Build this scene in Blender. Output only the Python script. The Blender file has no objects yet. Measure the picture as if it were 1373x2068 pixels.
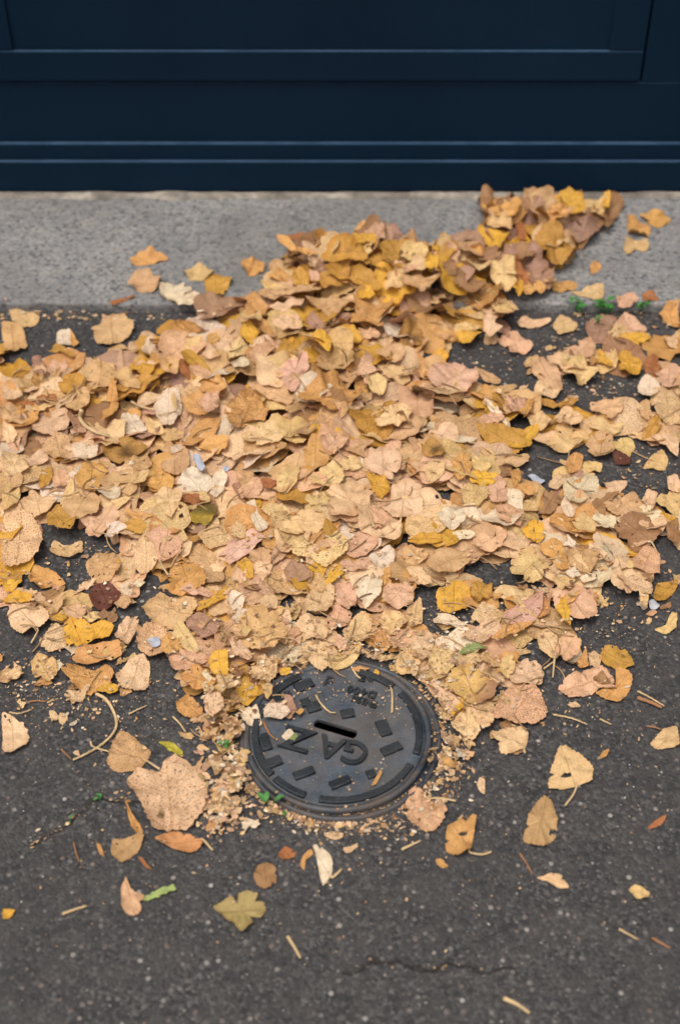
import bpy, bmesh, math, random
import numpy as np
from mathutils import Vector, Matrix, noise as mnoise

random.seed(7); rng = np.random.default_rng(7)
R = math.radians
sc = bpy.context.scene
COLL = sc.collection

# ------------------------------------------------------------------ camera
CAM_H, PITCH, FPX = 1.42, R(43.0), 2850.0
PW, PH = 1373.0, 2068.0
cam = bpy.data.cameras.new('camera'); camo = bpy.data.objects.new('camera', cam); COLL.objects.link(camo)
camo.location = (0, 0, CAM_H); camo.rotation_euler = (math.pi/2 - PITCH, 0, 0)
cam.sensor_fit = 'VERTICAL'; cam.sensor_height = 36.0; cam.lens = FPX/PH*36.0
cam.clip_start = 0.05; cam.clip_end = 500
cam.dof.use_dof = True; cam.dof.focus_distance = 1.94; cam.dof.aperture_fstop = 3.0
sc.camera = camo

# ------------------------------------------------------------------ sky, sun, exposure
SUN_EL, SUN_AZ = R(72), R(225)           # azimuth clockwise from +Y (the door); the sun is behind the camera
w = bpy.data.worlds.new('World'); sc.world = w; w.use_nodes = True
nt = w.node_tree; nt.nodes.clear()
out = nt.nodes.new('ShaderNodeOutputWorld'); bg = nt.nodes.new('ShaderNodeBackground')
sky = nt.nodes.new('ShaderNodeTexSky'); sky.sky_type = 'NISHITA'; sky.sun_disc = False
sky.sun_elevation = SUN_EL; sky.sun_rotation = SUN_AZ; sky.air_density = 1.0; sky.dust_density = 6.0; sky.ozone_density = 1.0
hs = nt.nodes.new('ShaderNodeHueSaturation'); hs.inputs['Saturation'].default_value = 0.22
nt.links.new(sky.outputs[0], hs.inputs['Color']); nt.links.new(hs.outputs[0], bg.inputs[0])
bg.inputs[1].default_value = 0.13
nt.links.new(bg.outputs[0], out.inputs[0])
sun = bpy.data.lights.new('sun', 'SUN'); sun.energy = 1.2; sun.angle = R(35); sun.color = (1.0, 0.95, 0.88)
suno = bpy.data.objects.new('sun', sun); COLL.objects.link(suno)
d = Vector((math.sin(SUN_AZ)*math.cos(SUN_EL), math.cos(SUN_AZ)*math.cos(SUN_EL), math.sin(SUN_EL)))
suno.rotation_euler = d.to_track_quat('Z', 'Y').to_euler()
sc.view_settings.view_transform = 'Standard'; sc.view_settings.look = 'None'
sc.view_settings.gamma = 1.0; sc.view_settings.use_curve_mapping = False
sc.view_settings.exposure = 0.50

# ------------------------------------------------------------------ geometry of the place
cp, sp = math.cos(PITCH), math.sin(PITCH)
def ray(px, py):
    """unit-depth direction of the sight line through a photo pixel"""
    x = (np.asarray(px, float) - PW/2)/FPX; y = (PH/2 - np.asarray(py, float))/FPX
    return np.stack([x, cp + y*sp, -sp + y*cp], -1)
def on_plane(px, py, z0=0.0, n=None, p=None):
    dr = ray(px, py)
    if n is None:
        t = (z0 - CAM_H)/dr[..., 2]
    else:
        n = np.asarray(n); p = np.asarray(p)
        t = ((p - np.array([0, 0, CAM_H])) @ n)/(dr @ n)
    return np.array([0, 0, CAM_H]) + dr*t[..., None]
def to_px(P):
    P = np.asarray(P, float); X = P[..., 0]; Y = P[..., 1]; Z = P[..., 2] - CAM_H
    dep = Y*cp - Z*sp; up = Y*sp + Z*cp
    return PW/2 + X/dep*FPX, PH/2 - up/dep*FPX, dep

SILL_Z = 0.018
SILL_Y0 = float(on_plane(690, 612, SILL_Z)[1])
DOOR_Y = float(on_plane(690, 391, SILL_Z)[1])
LID_C = on_plane(681, 1481, 0.006); LID_R = 0.118
FR_C = on_plane(688, 1487, 0.003); FR_R = 0.1255

# ------------------------------------------------------------------ helpers
def lin(c):
    return tuple(((v/255.0)/12.92 if v/255.0 <= 0.04045 else ((v/255.0 + 0.055)/1.055)**2.4) for v in c)
def tag(o, label=None, cat=None, group=None, kind=None):
    if label: o['label'] = label
    if cat: o['category'] = cat
    if group: o['group'] = group
    if kind: o['kind'] = kind
    return o
def link(name, me, mat=None, parent=None, loc=(0, 0, 0)):
    o = bpy.data.objects.new(name, me); COLL.objects.link(o); o.location = loc
    if mat is not None and me is not None:
        if not me.materials: me.materials.append(mat)
    if parent is not None: o.parent = parent
    return o
def empty(name, loc=(0, 0, 0)):
    o = bpy.data.objects.new(name, None); COLL.objects.link(o); o.location = loc; return o
def mesh(name, V, F, smooth=True):
    me = bpy.data.meshes.new(name); me.from_pydata([tuple(map(float, v)) for v in V], [], F)
    if smooth: me.polygons.foreach_set('use_smooth', [True]*len(me.polygons))
    me.update(); return me
class NT:
    def __init__(s, name):
        s.m = bpy.data.materials.new(name); s.m.use_nodes = True; s.t = s.m.node_tree; s.t.nodes.clear()
        s.out = s.n('ShaderNodeOutputMaterial'); s.b = s.n('ShaderNodeBsdfPrincipled'); s.l(s.b.outputs[0], s.out.inputs[0])
    def n(s, k, **kw):
        a = s.t.nodes.new(k)
        for q, v in kw.items(): setattr(a, q, v)
        return a
    def l(s, a, b): s.t.links.new(a, b)
    def set(s, sock, v):
        if hasattr(v, 'is_linked') or hasattr(v, 'links'): s.l(v, sock)
        else: sock.default_value = v
    def noise(s, vec, scale, detail=3, rough=0.55, dist=0.0):
        a = s.n('ShaderNodeTexNoise'); s.l(vec, a.inputs['Vector']); a.inputs['Scale'].default_value = scale
        a.inputs['Detail'].default_value = detail; a.inputs['Roughness'].default_value = rough; a.inputs['Distortion'].default_value = dist
        return a.outputs[0]
    def vor(s, vec, scale, feature='F1', rnd=1.0):
        a = s.n('ShaderNodeTexVoronoi', feature=feature); s.l(vec, a.inputs['Vector']); a.inputs['Scale'].default_value = scale
        a.inputs['Randomness'].default_value = rnd; return a
    def ramp(s, fac, stops, interp='LINEAR'):
        a = s.n('ShaderNodeValToRGB'); s.l(fac, a.inputs[0]); e = a.color_ramp; e.interpolation = interp
        while len(e.elements) < len(stops): e.elements.new(0.5)
        for q, (p, c) in zip(e.elements, stops):
            q.position = p; q.color = (c, c, c, 1) if isinstance(c, (int, float)) else (*c, 1)
        return a.outputs[0]
    def math(s, op, a, b=0.0, c=None, clamp=False):
        m = s.n('ShaderNodeMath', operation=op); m.use_clamp = clamp
        s.set(m.inputs[0], a); s.set(m.inputs[1], b)
        if c is not None: s.set(m.inputs[2], c)
        return m.outputs[0]
    def mix(s, fac, a, b, blend='MIX'):
        m = s.n('ShaderNodeMix', data_type='RGBA', blend_type=blend)
        s.set(m.inputs[0], fac)
        for i, v in ((6, a), (7, b)):
            if isinstance(v, tuple) and len(v) == 3: v = (*v, 1)
            if isinstance(v, (int, float)): v = (v, v, v, 1)
            s.set(m.inputs[i], v)
        return m.outputs[2]
    def bump(s, h, strength, dist, prev=None):
        b = s.n('ShaderNodeBump'); s.l(h, b.inputs['Height']); b.inputs['Strength'].default_value = strength; b.inputs['Distance'].default_value = dist
        if prev is not None: s.l(prev, b.inputs['Normal'])
        return b.outputs[0]
    def pos(s): return s.n('ShaderNodeNewGeometry').outputs['Position']
    def fin(s, col=None, rough=None, normal=None, spec=None, metal=None):
        if col is not None: s.set(s.b.inputs['Base Color'], col if not isinstance(col, tuple) else (*col, 1))
        if rough is not None: s.set(s.b.inputs['Roughness'], rough)
        if normal is not None: s.l(normal, s.b.inputs['Normal'])
        if spec is not None: s.b.inputs['Specular IOR Level'].default_value = spec
        if metal is not None: s.b.inputs['Metallic'].default_value = metal
        return s.m

# ------------------------------------------------------------------ materials
def m_asphalt():
    k = NT('asphalt'); P = k.pos()
    big = k.noise(P, 3.0, 4); mid = k.noise(P, 22, 4)
    v1 = k.vor(P, 260); cell = k.n('ShaderNodeSeparateColor'); k.l(v1.outputs['Color'], cell.inputs[0])
    base = k.ramp(cell.outputs[0], [(0.0, lin((38, 37, 38))), (0.45, lin((56, 54, 54))), (0.8, lin((70, 68, 67))), (1.0, lin((90, 86, 84)))])
    base = k.mix(k.ramp(big, [(0.35, 0.0), (0.65, 0.5)]), base, lin((50, 49, 49)))
    base = k.mix(k.ramp(mid, [(0.42, 0.0), (0.62, 0.38)]), base, lin((72, 69, 67)))
    # pale aggregate stones showing through the worn bitumen
    v2 = k.vor(P, 105); c2 = k.n('ShaderNodeSeparateColor'); k.l(v2.outputs['Color'], c2.inputs[0])
    isl = k.math('MULTIPLY', k.ramp(c2.outputs[0], [(0.74, 0.0), (0.78, 1.0)]), k.ramp(v2.outputs['Distance'], [(0.24, 1.0), (0.36, 0.0)]))
    stone = k.ramp(c2.outputs[1], [(0.0, lin((92, 88, 88))), (0.5, lin((122, 116, 112))), (0.8, lin((116, 96, 86))), (1.0, lin((176, 170, 162)))])
    base = k.mix(k.math('MULTIPLY', isl, 0.6), base, stone)
    v3 = k.vor(P, 48); c3 = k.n('ShaderNodeSeparateColor'); k.l(v3.outputs['Color'], c3.inputs[0])
    isl3 = k.math('MULTIPLY', k.ramp(c3.outputs[0], [(0.86, 0.0), (0.88, 1.0)]), k.ramp(v3.outputs['Distance'], [(0.10, 1.0), (0.17, 0.0)]))
    base = k.mix(k.math('MULTIPLY', isl3, 0.6), base, k.ramp(c3.outputs[1], [(0.0, lin((135, 128, 122))), (1.0, lin((200, 192, 180)))]))
    h = k.math('ADD', k.math('MULTIPLY', k.ramp(v1.outputs['Distance'], [(0.0, 1.0), (0.6, 0.0)]), 0.5), k.math('ADD', k.math('MULTIPLY', isl, 0.5), k.math('MULTIPLY', mid, 0.8)))
    xyz = k.n('ShaderNodeSeparateXYZ'); k.l(P, xyz.inputs[0]); wob = k.math('MULTIPLY', k.math('SUBTRACT', k.noise(P, 22, 5), 0.5), 0.05)
    for (a, b) in (((690, 1952), (1040, 1950)), ((60, 1712), (205, 1614)), ((205, 1614), (285, 1612))):
        A = on_plane(*a); B = on_plane(*b); m = (B[1] - A[1])/(B[0] - A[0])
        dist = k.math('ABSOLUTE', k.math('ADD', k.math('SUBTRACT', k.math('SUBTRACT', xyz.outputs[1], float(A[1] - m*A[0])), k.math('MULTIPLY', xyz.outputs[0], float(m))), wob))
        ins = k.math('MULTIPLY', k.math('GREATER_THAN', xyz.outputs[0], float(A[0])), k.math('LESS_THAN', xyz.outputs[0], float(B[0])))
        ck = k.math('MULTIPLY', ins, k.ramp(dist, [(0.0002, 1.0), (0.0012, 0.0)]))
        base = k.mix(k.math('MULTIPLY', ck, 0.8), base, lin((34, 30, 28))); h = k.math('SUBTRACT', h, k.math('MULTIPLY', ck, 1.5))
    nb = k.bump(h, 0.75, 0.0022)
    return k.fin(base, 0.82, nb, 0.3)
def m_stone():
    k = NT('threshold_stone'); P = k.pos()
    n1 = k.noise(P, 9, 6, 0.6); n2 = k.noise(P, 130, 6, 0.7); v = k.vor(P, 170); c = k.n('ShaderNodeSeparateColor'); k.l(v.outputs['Color'], c.inputs[0])
    base = k.ramp(n2, [(0.30, lin((84, 84, 84))), (0.46, lin((126, 124, 121))), (0.58, lin((146, 143, 139))), (0.75, lin((176, 173, 168)))])
    base = k.mix(k.ramp(n1, [(0.35, 0.45), (0.6, 0.0)]), base, lin((102, 102, 105)))
    base = k.mix(k.ramp(c.outputs[0], [(0.86, 0.0), (0.9, 0.7)]), base, lin((70, 70, 74)))
    base = k.mix(k.ramp(c.outputs[0], [(0.05, 0.6), (0.09, 0.0)]), base, lin((150, 140, 130)))
    st = k.noise(P, 3.2, 5, 0.6, 0.4); base = k.mix(k.ramp(st, [(0.42, 0.0), (0.68, 0.55)]), base, lin((104, 100, 96)))
    base = k.mix(k.ramp(k.noise(P, 34, 4, 0.6), [(0.60, 0.0), (0.70, 0.55)]), base, lin((82, 82, 84)))
    h = k.math('ADD', n2, k.math('MULTIPLY', n1, 0.6))
    return k.fin(base, 0.85, k.bump(h, 0.7, 0.004), 0.25)
def m_mortar():
    k = NT('mortar'); P = k.pos(); n = k.noise(P, 60, 5, 0.6); n1 = k.noise(P, 10, 3)
    base = k.mix(k.ramp(n1, [(0.4, 0.0), (0.62, 0.7)]), k.ramp(n, [(0.3, lin((112, 104, 94))), (0.7, lin((168, 158, 144)))]), lin((86, 80, 74)))
    return k.fin(base, 0.9, k.bump(n, 0.6, 0.003), 0.2)
def m_paint():
    k = NT('navy_paint'); P = k.pos(); n = k.noise(P, 2.2, 4); n2 = k.noise(P, 240, 2); d = k.noise(P, 90, 4, 0.7)
    base = k.mix(k.ramp(n, [(0.3, 0.0), (0.7, 1.0)]), lin((5, 28, 46)), lin((8, 34, 54)))
    base = k.mix(k.ramp(d, [(0.66, 0.0), (0.80, 0.30)]), base, lin((48, 62, 70)))
    # upward faces painted lighter, standing in for sky light caught by the ledges
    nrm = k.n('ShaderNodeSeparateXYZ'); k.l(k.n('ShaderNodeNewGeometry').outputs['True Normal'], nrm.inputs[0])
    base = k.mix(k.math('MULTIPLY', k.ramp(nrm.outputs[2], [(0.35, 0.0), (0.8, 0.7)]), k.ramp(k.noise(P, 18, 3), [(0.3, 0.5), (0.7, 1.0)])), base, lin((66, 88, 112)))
    return k.fin(base, k.ramp(n, [(0.3, 0.5), (0.7, 0.62)]), k.bump(n2, 0.12, 0.0008), 0.14)
def m_iron(name, tint=1.0, dust=0.5, rust=0.0):
    k = NT(name); P = k.pos(); n = k.noise(P, 38, 5, 0.6); n2 = k.noise(P, 320, 3); n3 = k.noise(P, 14, 4, 0.6, 0.6)
    base = k.ramp(n, [(0.3, tuple(tint*v for v in lin((32, 38, 45)))), (0.55, tuple(tint*v for v in lin((50, 58, 66)))), (0.8, tuple(tint*v for v in lin((74, 76, 80))))])
    base = k.mix(k.math('MULTIPLY', k.ramp(n3, [(0.36, 0.0), (0.60, 1.0)]), dust), base, lin((100, 88, 77)))
    base = k.mix(k.ramp(n2, [(0.62, 0.0), (0.74, 0.5)]), base, lin((112, 100, 86)))
    if rust: base = k.mix(k.math('MULTIPLY', k.ramp(k.noise(P, 70, 6, 0.7), [(0.48, 0.0), (0.62, 1.0)]), rust), base, lin((98, 78, 64)))
    return k.fin(base, k.ramp(n3, [(0.35, 0.46), (0.65, 0.75)]), k.bump(k.math('ADD', n2, n), 0.6, 0.0016), 0.5, 0.25)
def m_leaf():
    k = NT('dry_leaf')
    A = k.n('ShaderNodeAttribute'); A.attribute_name = 'Col'
    U = k.n('ShaderNodeAttribute'); U.attribute_name = 'luv'
    col = A.outputs['Color']; rad = A.outputs['Alpha']; V = U.outputs['Vector']
    sep = k.n('ShaderNodeSeparateXYZ'); k.l(V, sep.inputs[0]); u, v, s = sep.outputs
    n1 = k.noise(V, 1.6, 5, 0.6); n2 = k.noise(V, 9.0, 4, 0.6); n3 = k.noise(V, 24.0, 2, 0.5)
    c = k.mix(1.0, col, k.ramp(n1, [(0.28, (0.76, 0.72, 0.67)), (0.5, (1.0, 1.0, 1.0)), (0.75, (1.08, 1.10, 1.12))]), 'MULTIPLY')
    c = k.mix(1.0, c, k.ramp(n2, [(0.3, (0.86, 0.83, 0.78)), (0.55, (1.0, 1.0, 1.0)), (0.8, (1.06, 1.05, 1.04))]), 'MULTIPLY')
    # age spots
    thr = k.math('ADD', k.math('MULTIPLY', k.math('FRACT', k.math('MULTIPLY', s, 7.31)), 0.13), 0.545)
    sp_ = k.math('MULTIPLY', k.math('SUBTRACT', n3, thr, clamp=True), 14.0, clamp=True)
    c = k.mix(k.math('MULTIPLY', sp_, 0.8), c, lin((86, 54, 32)))
    # browned margin
    ed = k.math('MULTIPLY', k.ramp(rad, [(0.72, 0.0), (1.0, 1.0)]), k.ramp(n2, [(0.42, 0.0), (0.66, 0.6)]))
    c = k.mix(ed, c, k.mix(1.0, c, (0.70, 0.52, 0.36), 'MULTIPLY'))
    # midrib and side veins
    au = k.math('ABSOLUTE', u)
    mid = k.ramp(k.math('ADD', au, k.math('MULTIPLY', v, 0.006)), [(0.012, 1.0), (0.045, 0.0)])
    w_ = k.math('SUBTRACT', k.math('ADD', v, k.math('MULTIPLY', k.math('SUBTRACT', n1, 0.5), 0.12)), k.math('MULTIPLY', au, 0.62))
    fr = k.math('ABSOLUTE', k.math('SUBTRACT', k.math('FRACT', k.math('MULTIPLY', w_, 3.2)), 0.5))
    side = k.ramp(fr, [(0.0, 1.0), (0.055, 0.0)])
    vein = k.math('MAXIMUM', mid, k.math('MULTIPLY', side, 0.6))
    c = k.mix(k.math('MULTIPLY', vein, 0.42), c, k.mix(1.0, c, (0.66, 0.54, 0.42), 'MULTIPLY'))
    h = k.math('ADD', k.math('MULTIPLY', vein, 0.7), k.math('ADD', k.math('MULTIPLY', n2, 0.9), k.math('MULTIPLY', n3, 0.25)))
    nb = k.bump(h, 0.55, 0.0016)
    k.fin(c, 0.62, nb, 0.28)
    tr = k.n('ShaderNodeBsdfTranslucent'); k.l(c, tr.inputs[0]); k.l(nb, tr.inputs[1])
    mx = k.n('ShaderNodeMixShader'); mx.inputs[0].default_value = 0.16
    k.l(k.b.outputs[0], mx.inputs[1]); k.l(tr.outputs[0], mx.inputs[2]); k.l(mx.outputs[0], k.out.inputs[0])
    return k.m
def m_plain(name, c, rough=0.7, var=0.2, scale=60, trans=0.0):
    k = NT(name); P = k.pos(); n = k.noise(P, scale, 4)
    base = k.mix(1.0, (*lin(c),), k.ramp(n, [(0.3, 1.0 - var), (0.7, 1.0 + var)]), 'MULTIPLY')
    return k.fin(base, rough, k.bump(n, 0.3, 0.001), 0.3)
def m_attr(name, rough=0.8, scale=200):
    k = NT(name); A = k.n('ShaderNodeAttribute'); A.attribute_name = 'Col'; P = k.pos(); n = k.noise(P, scale, 3)
    return k.fin(k.mix(1.0, A.outputs['Color'], k.ramp(n, [(0.3, 0.75), (0.7, 1.15)]), 'MULTIPLY'), rough, k.bump(n, 0.4, 0.001), 0.25)

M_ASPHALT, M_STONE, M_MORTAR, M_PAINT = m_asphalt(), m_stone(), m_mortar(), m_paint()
M_IRON, M_IRON_FR, M_IRON_HI, M_SHAFT = m_iron('cast_iron', 2.0, 0.5, 0.2), m_iron('cast_iron_frame', 1.3, 0.6, 0.55), m_iron('worn_iron', 0.5, 0.08), m_plain('shaft_iron', (16, 15, 14), 0.9)
M_LEAF, M_CRUMB, M_GRIT = m_leaf(), m_attr('leaf_crumb'), m_attr('grit_stone')
M_TWIG, M_TWIG_B = m_plain('pale_twig', (186, 158, 118), 0.7, 0.25), m_plain('brown_twig', (142, 100, 68), 0.7, 0.25)
M_WEED = m_plain('weed_green', (62, 116, 52), 0.5, 0.3)
M_SPRIG = m_plain('dry_green_sprig', (134, 146, 84), 0.6, 0.25)
M_PAPER, M_PLASTIC = m_plain('bluish_paper', (160, 162, 172), 0.7, 0.06), m_plain('white_plastic', (180, 180, 182), 0.35, 0.08)
M_DIRT = m_plain('joint_dirt', (86, 70, 56), 0.95, 0.35, 120)

# ------------------------------------------------------------------ ground
def nz(x, y, s, o=0.0): return mnoise.noise(Vector((x*s, y*s, o)))
def build_ground():
    cx, cy = FR_C[0], FR_C[1]; V = []; F = []
    radii = [FR_R - 0.004] + [FR_R + 0.012*i for i in range(1, 40)]
    r = radii[-1]
    while r < 2.6: r += 0.03; radii.append(r)
    while r < 120: r *= 1.35; radii.append(r)
    n = 160
    for i, r in enumerate(radii):
        for j in range(n):
            a = 2*math.pi*j/n; x = cx + r*math.cos(a); y = cy + r*math.sin(a)
            V.append((x, y, (0.0018*nz(x, y, 6) + 0.0012*nz(x, y, 18, 3) - 0.001) if i else 0.0))
    for i in range(len(radii) - 1):
        for j in range(n):
            a = i*n + j; b = i*n + (j + 1) % n
            F.append((a, b, b + n, a + n))
    o = link('asphalt_pavement', mesh('asphalt_pavement', V, F), M_ASPHALT); tag(o, 'dark grey asphalt pavement with pale aggregate specks', kind='structure')
build_ground()

def box(bm, x0, x1, y0, y1, z0, z1):
    v = [bm.verts.new(p) for p in ((x0, y0, z0), (x1, y0, z0), (x1, y1, z0), (x0, y1, z0), (x0, y0, z1), (x1, y0, z1), (x1, y1, z1), (x0, y1, z1))]
    for f in ((0, 3, 2, 1), (4, 5, 6, 7), (0, 1, 5, 4), (1, 2, 6, 5), (2, 3, 7, 6), (3, 0, 4, 7)): bm.faces.new([v[i] for i in f])
def box_mesh(name, x0, x1, y0, y1, z0, z1, bev=0.002, seg=2):
    bm = bmesh.new(); box(bm, x0, x1, y0, y1, z0, z1)
    if bev: bmesh.ops.bevel(bm, geom=list(bm.edges), offset=bev, segments=seg, affect='EDGES', profile=0.6)
    me = bpy.data.meshes.new(name); bm.to_mesh(me); bm.free(); return me

# ------------------------------------------------------------------ stone threshold
def build_threshold():
    nx, ny = 420, 60; x0, x1 = -2.2, 2.2; V = []; F = []
    prof = []                                   # (y, z) from the front foot up over the rounded nose and back
    for t in np.linspace(0, 1, 8): prof.append((SILL_Y0, -0.03 + t*(0.03 + SILL_Z - 0.006)))
    for t in np.linspace(0, math.pi/2, 5)[1:]: prof.append((SILL_Y0 + 0.006*(1 - math.cos(t)), SILL_Z - 0.006 + 0.006*math.sin(t)))
    for y in np.linspace(SILL_Y0 + 0.006, DOOR_Y + 0.20, ny)[1:]: prof.append((y, SILL_Z))
    xs = np.linspace(x0, x1, nx); m = len(prof)
    for x in xs:
        wob = 0.007*nz(x, 0, 7) + 0.004*nz(x, 5, 30)
        chip = max(0.0, nz(x, 9, 11) - 0.25)*0.03
        for (y, z) in prof:
            f = max(0.0, 1 - (y - SILL_Y0)/0.03)
            zz = z - (chip*f*0.6 if z > 0 else 0) + (0.0013*nz(x, y, 25) + 0.0010*nz(x, y, 60, 4) if y > SILL_Y0 + 0.005 else 0)
            V.append((x, y + (wob + chip)*f, zz))
    for i in range(nx - 1):
        for j in range(m - 1):
            a = i*m + j; F.append((a, a + m, a + m + 1, a + 1))
    o = link('stone_threshold', mesh('stone_threshold', V, F), M_STONE); tag(o, 'rough grey stone slab at the foot of the blue door', kind='structure')
    # mortar bead where the door meets the slab
    V = []; F = []; pr = [(-0.020, -0.002), (-0.0185, 0.0035), (-0.012, 0.0062), (-0.004, 0.0072), (0.004, 0.0072)]
    for x in xs:
        k = 0.75 + 0.5*nz(x, 2, 14); q = 0.004*nz(x, 4, 9)
        for (y, z) in pr: V.append((x, DOOR_Y - 0.006 + y*k + q*(y < -0.005), SILL_Z + z*max(0.25, k)))
    for i in range(nx - 1):
        for j in range(len(pr) - 1):
            a = i*len(pr) + j; F.append((a, a + len(pr), a + len(pr) + 1, a + 1))
    link('mortar_strip', mesh('mortar_strip', V, F), M_MORTAR, o)
build_threshold()

# ------------------------------------------------------------------ door
def door_z(py, y): return float(on_plane(690, py, n=(0, 1, 0), p=(0, y, 0))[2])
def build_door():
    D = empty('panelled_door', (0, DOOR_Y, SILL_Z)); tag(D, 'dark navy blue panelled door above the stone slab', 'door')
    y0 = DOOR_Y
    P1, P2 = y0, y0 + 0.007                      # front planes of the two plinth steps
    RAIL = y0 + 0.016; MOUL = y0 + 0.011; FIELD = y0 + 0.0175
    z1 = door_z(327, P1); z2 = door_z(291, P2); z3 = door_z(163, RAIL); z4 = door_z(104, MOUL)
    xr_in = float(on_plane(1229, 104, n=(0, 1, 0), p=(0, MOUL, 0))[0]); xr_out = float(on_plane(1291, 163, n=(0, 1, 0), p=(0, MOUL, 0))[0])
    xl_in = float(on_plane(26, 100, n=(0, 1, 0), p=(0, MOUL, 0))[0]); xl_out = xl_in - (xr_out - xr_in)
    TOP = 2.5; xa, xb = -2.0, 2.0
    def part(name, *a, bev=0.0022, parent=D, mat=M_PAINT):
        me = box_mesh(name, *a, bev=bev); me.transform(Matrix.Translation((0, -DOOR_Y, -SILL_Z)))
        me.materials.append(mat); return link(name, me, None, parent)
    part('plinth_board', xa, xb, P1, y0 + 0.07, SILL_Z + 0.004, z1, bev=0.0035)
    part('plinth_step', xa, xb, P2, y0 + 0.07, z1 + 0.0005, z2, bev=0.0035)
    part('bottom_rail', xa, xb, RAIL, y0 + 0.07, z2 + 0.0005, z3 - 0.004, bev=0.002)
    pw = xr_out - xl_out; st = 0.13
    for k in (-1, 0, 1):
        ox = k*(pw + st)
        L, Rr = xl_out + ox, xr_out + ox
        if L > xb or Rr < xa: continue
        L2, R2 = max(L, xa), min(Rr, xb)
        fld = part('panel', L2, R2, FIELD, y0 + 0.065, z3 - 0.002, TOP - 0.12, bev=0.001)
        wdt = xr_out - xr_in
        part('moulding', L2, R2, MOUL, FIELD + 0.004, z3 + 0.001, z4, bev=0.0028, parent=D)
        part('moulding', L2, R2, MOUL, FIELD + 0.004, TOP - 0.12 - wdt, TOP - 0.125, bev=0.0028)
        if L >= xa: part('moulding', L, L + wdt, MOUL + 0.0007, FIELD + 0.004, z4 + 0.0008, TOP - 0.121 - wdt, bev=0.0028)
        if Rr <= xb: part('moulding', Rr - wdt, Rr, MOUL + 0.0007, FIELD + 0.004, z4 + 0.0008, TOP - 0.121 - wdt, bev=0.0028)
    for k in (-1, 0):
        x = xr_out + k*(pw + st)
        part('stile', x + 0.004, x + st - 0.004, RAIL, y0 + 0.07, z3 - 0.0035, TOP - 0.12, bev=0.002)
    part('top_rail', xa, xb, RAIL, y0 + 0.07, TOP - 0.118, TOP, bev=0.002)
    part('back_board', xa, xb, y0 + 0.0705, y0 + 0.10, SILL_Z + 0.004, TOP, bev=0)
build_door()
def build_shading_facade():  # unseen front above the door, added to block part of the sky light
    B = empty('added_building_front', (0, DOOR_Y + 0.05, 2.52)); tag(B, 'unseen pale building front above the blue door, added to block skylight', 'building')
    V = [(-6, 0, 0), (6, 0, 0), (6, 0.4, 0), (-6, 0.4, 0)]; V += [(x, y, 9.0) for x, y, _ in V]
    F = [(0, 3, 2, 1), (4, 5, 6, 7), (0, 1, 5, 4), (1, 2, 6, 5), (2, 3, 7, 6), (3, 0, 4, 7)]
    link('wall', mesh('wall', V, F, smooth=False), M_MORTAR, B)
    for sx in (-1, 1):
        V = [(sx*2.02, -0.03, -2.52), (sx*6, -0.03, -2.52), (sx*6, 0.4, -2.52), (sx*2.02, 0.4, -2.52)]; V += [(x, y, -0.002) for x, y, _ in V]
        link('pier', mesh('pier', V, F if sx > 0 else [f[::-1] for f in F], smooth=False), M_MORTAR, B)
build_shading_facade()

# ------------------------------------------------------------------ iron cover
def curve_solid(name, splines, z0, z1, bevel=0.0012):
    cu = bpy.data.curves.new(name, 'CURVE'); cu.dimensions = '2D'; cu.fill_mode = 'BOTH'
    cu.extrude = (z1 - z0)/2 - bevel; cu.bevel_depth = bevel; cu.bevel_resolution = 1; cu.offset = -bevel
    for pts in splines:
        s = cu.splines.new('POLY'); s.points.add(len(pts) - 1); s.use_cyclic_u = True
        for p, q in zip(s.points, pts): p.co = (q[0], q[1], 0, 1)
    o = bpy.data.objects.new('tmp', cu); COLL.objects.link(o)
    dg = bpy.context.evaluated_depsgraph_get(); me = bpy.data.meshes.new_from_object(o.evaluated_get(dg))
    bpy.data.objects.remove(o); bpy.data.curves.remove(cu)
    me.transform(Matrix.Translation((0, 0, (z0 + z1)/2))); me.name = name; me.materials.clear(); return me
def circ(r, n=96): return [(r*math.cos(2*math.pi*i/n), r*math.sin(2*math.pi*i/n)) for i in range(n)]
def arc_bar(r0, r1, a0, a1, n=40):
    A = [R(a0 + (a1 - a0)*i/n) for i in range(n + 1)]
    return [(r1*math.cos(a), r1*math.sin(a)) for a in A] + [(r0*math.cos(a), r0*math.sin(a)) for a in reversed(A)]
def rot(pts, a, c=(0, 0)):
    a = R(a); return [(c[0] + x*math.cos(a) - y*math.sin(a), c[1] + x*math.sin(a) + y*math.cos(a)) for x, y in pts]
def text_mesh(s, size, z0, h, bold=0.0):
    cu = bpy.data.curves.new('t', 'FONT'); cu.body = s; cu.size = size; cu.align_x = 'CENTER'; cu.align_y = 'CENTER'
    cu.extrude = h/2; cu.bevel_depth = 0.0005; cu.offset = bold
    o = bpy.data.objects.new('tmp', cu); COLL.objects.link(o)
    dg = bpy.context.evaluated_depsgraph_get(); me = bpy.data.meshes.new_from_object(o.evaluated_get(dg))
    bpy.data.objects.remove(o); bpy.data.curves.remove(cu); me.transform(Matrix.Translation((0, 0, z0 + h/2))); me.materials.clear(); return me
LID_T = 0.006
SLOT = on_plane(460 + 649/2.985, 1300 + 510/2.985, LID_T)
def lid_xy(cx, cy):
    """crop pixel on the lid (tile 460,1300 at 2.985) -> lid-local xy"""
    p = on_plane(460 + cx/2.985, 1300 + cy/2.985, LID_T); return (p[0] - LID_C[0], p[1] - LID_C[1])
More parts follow.
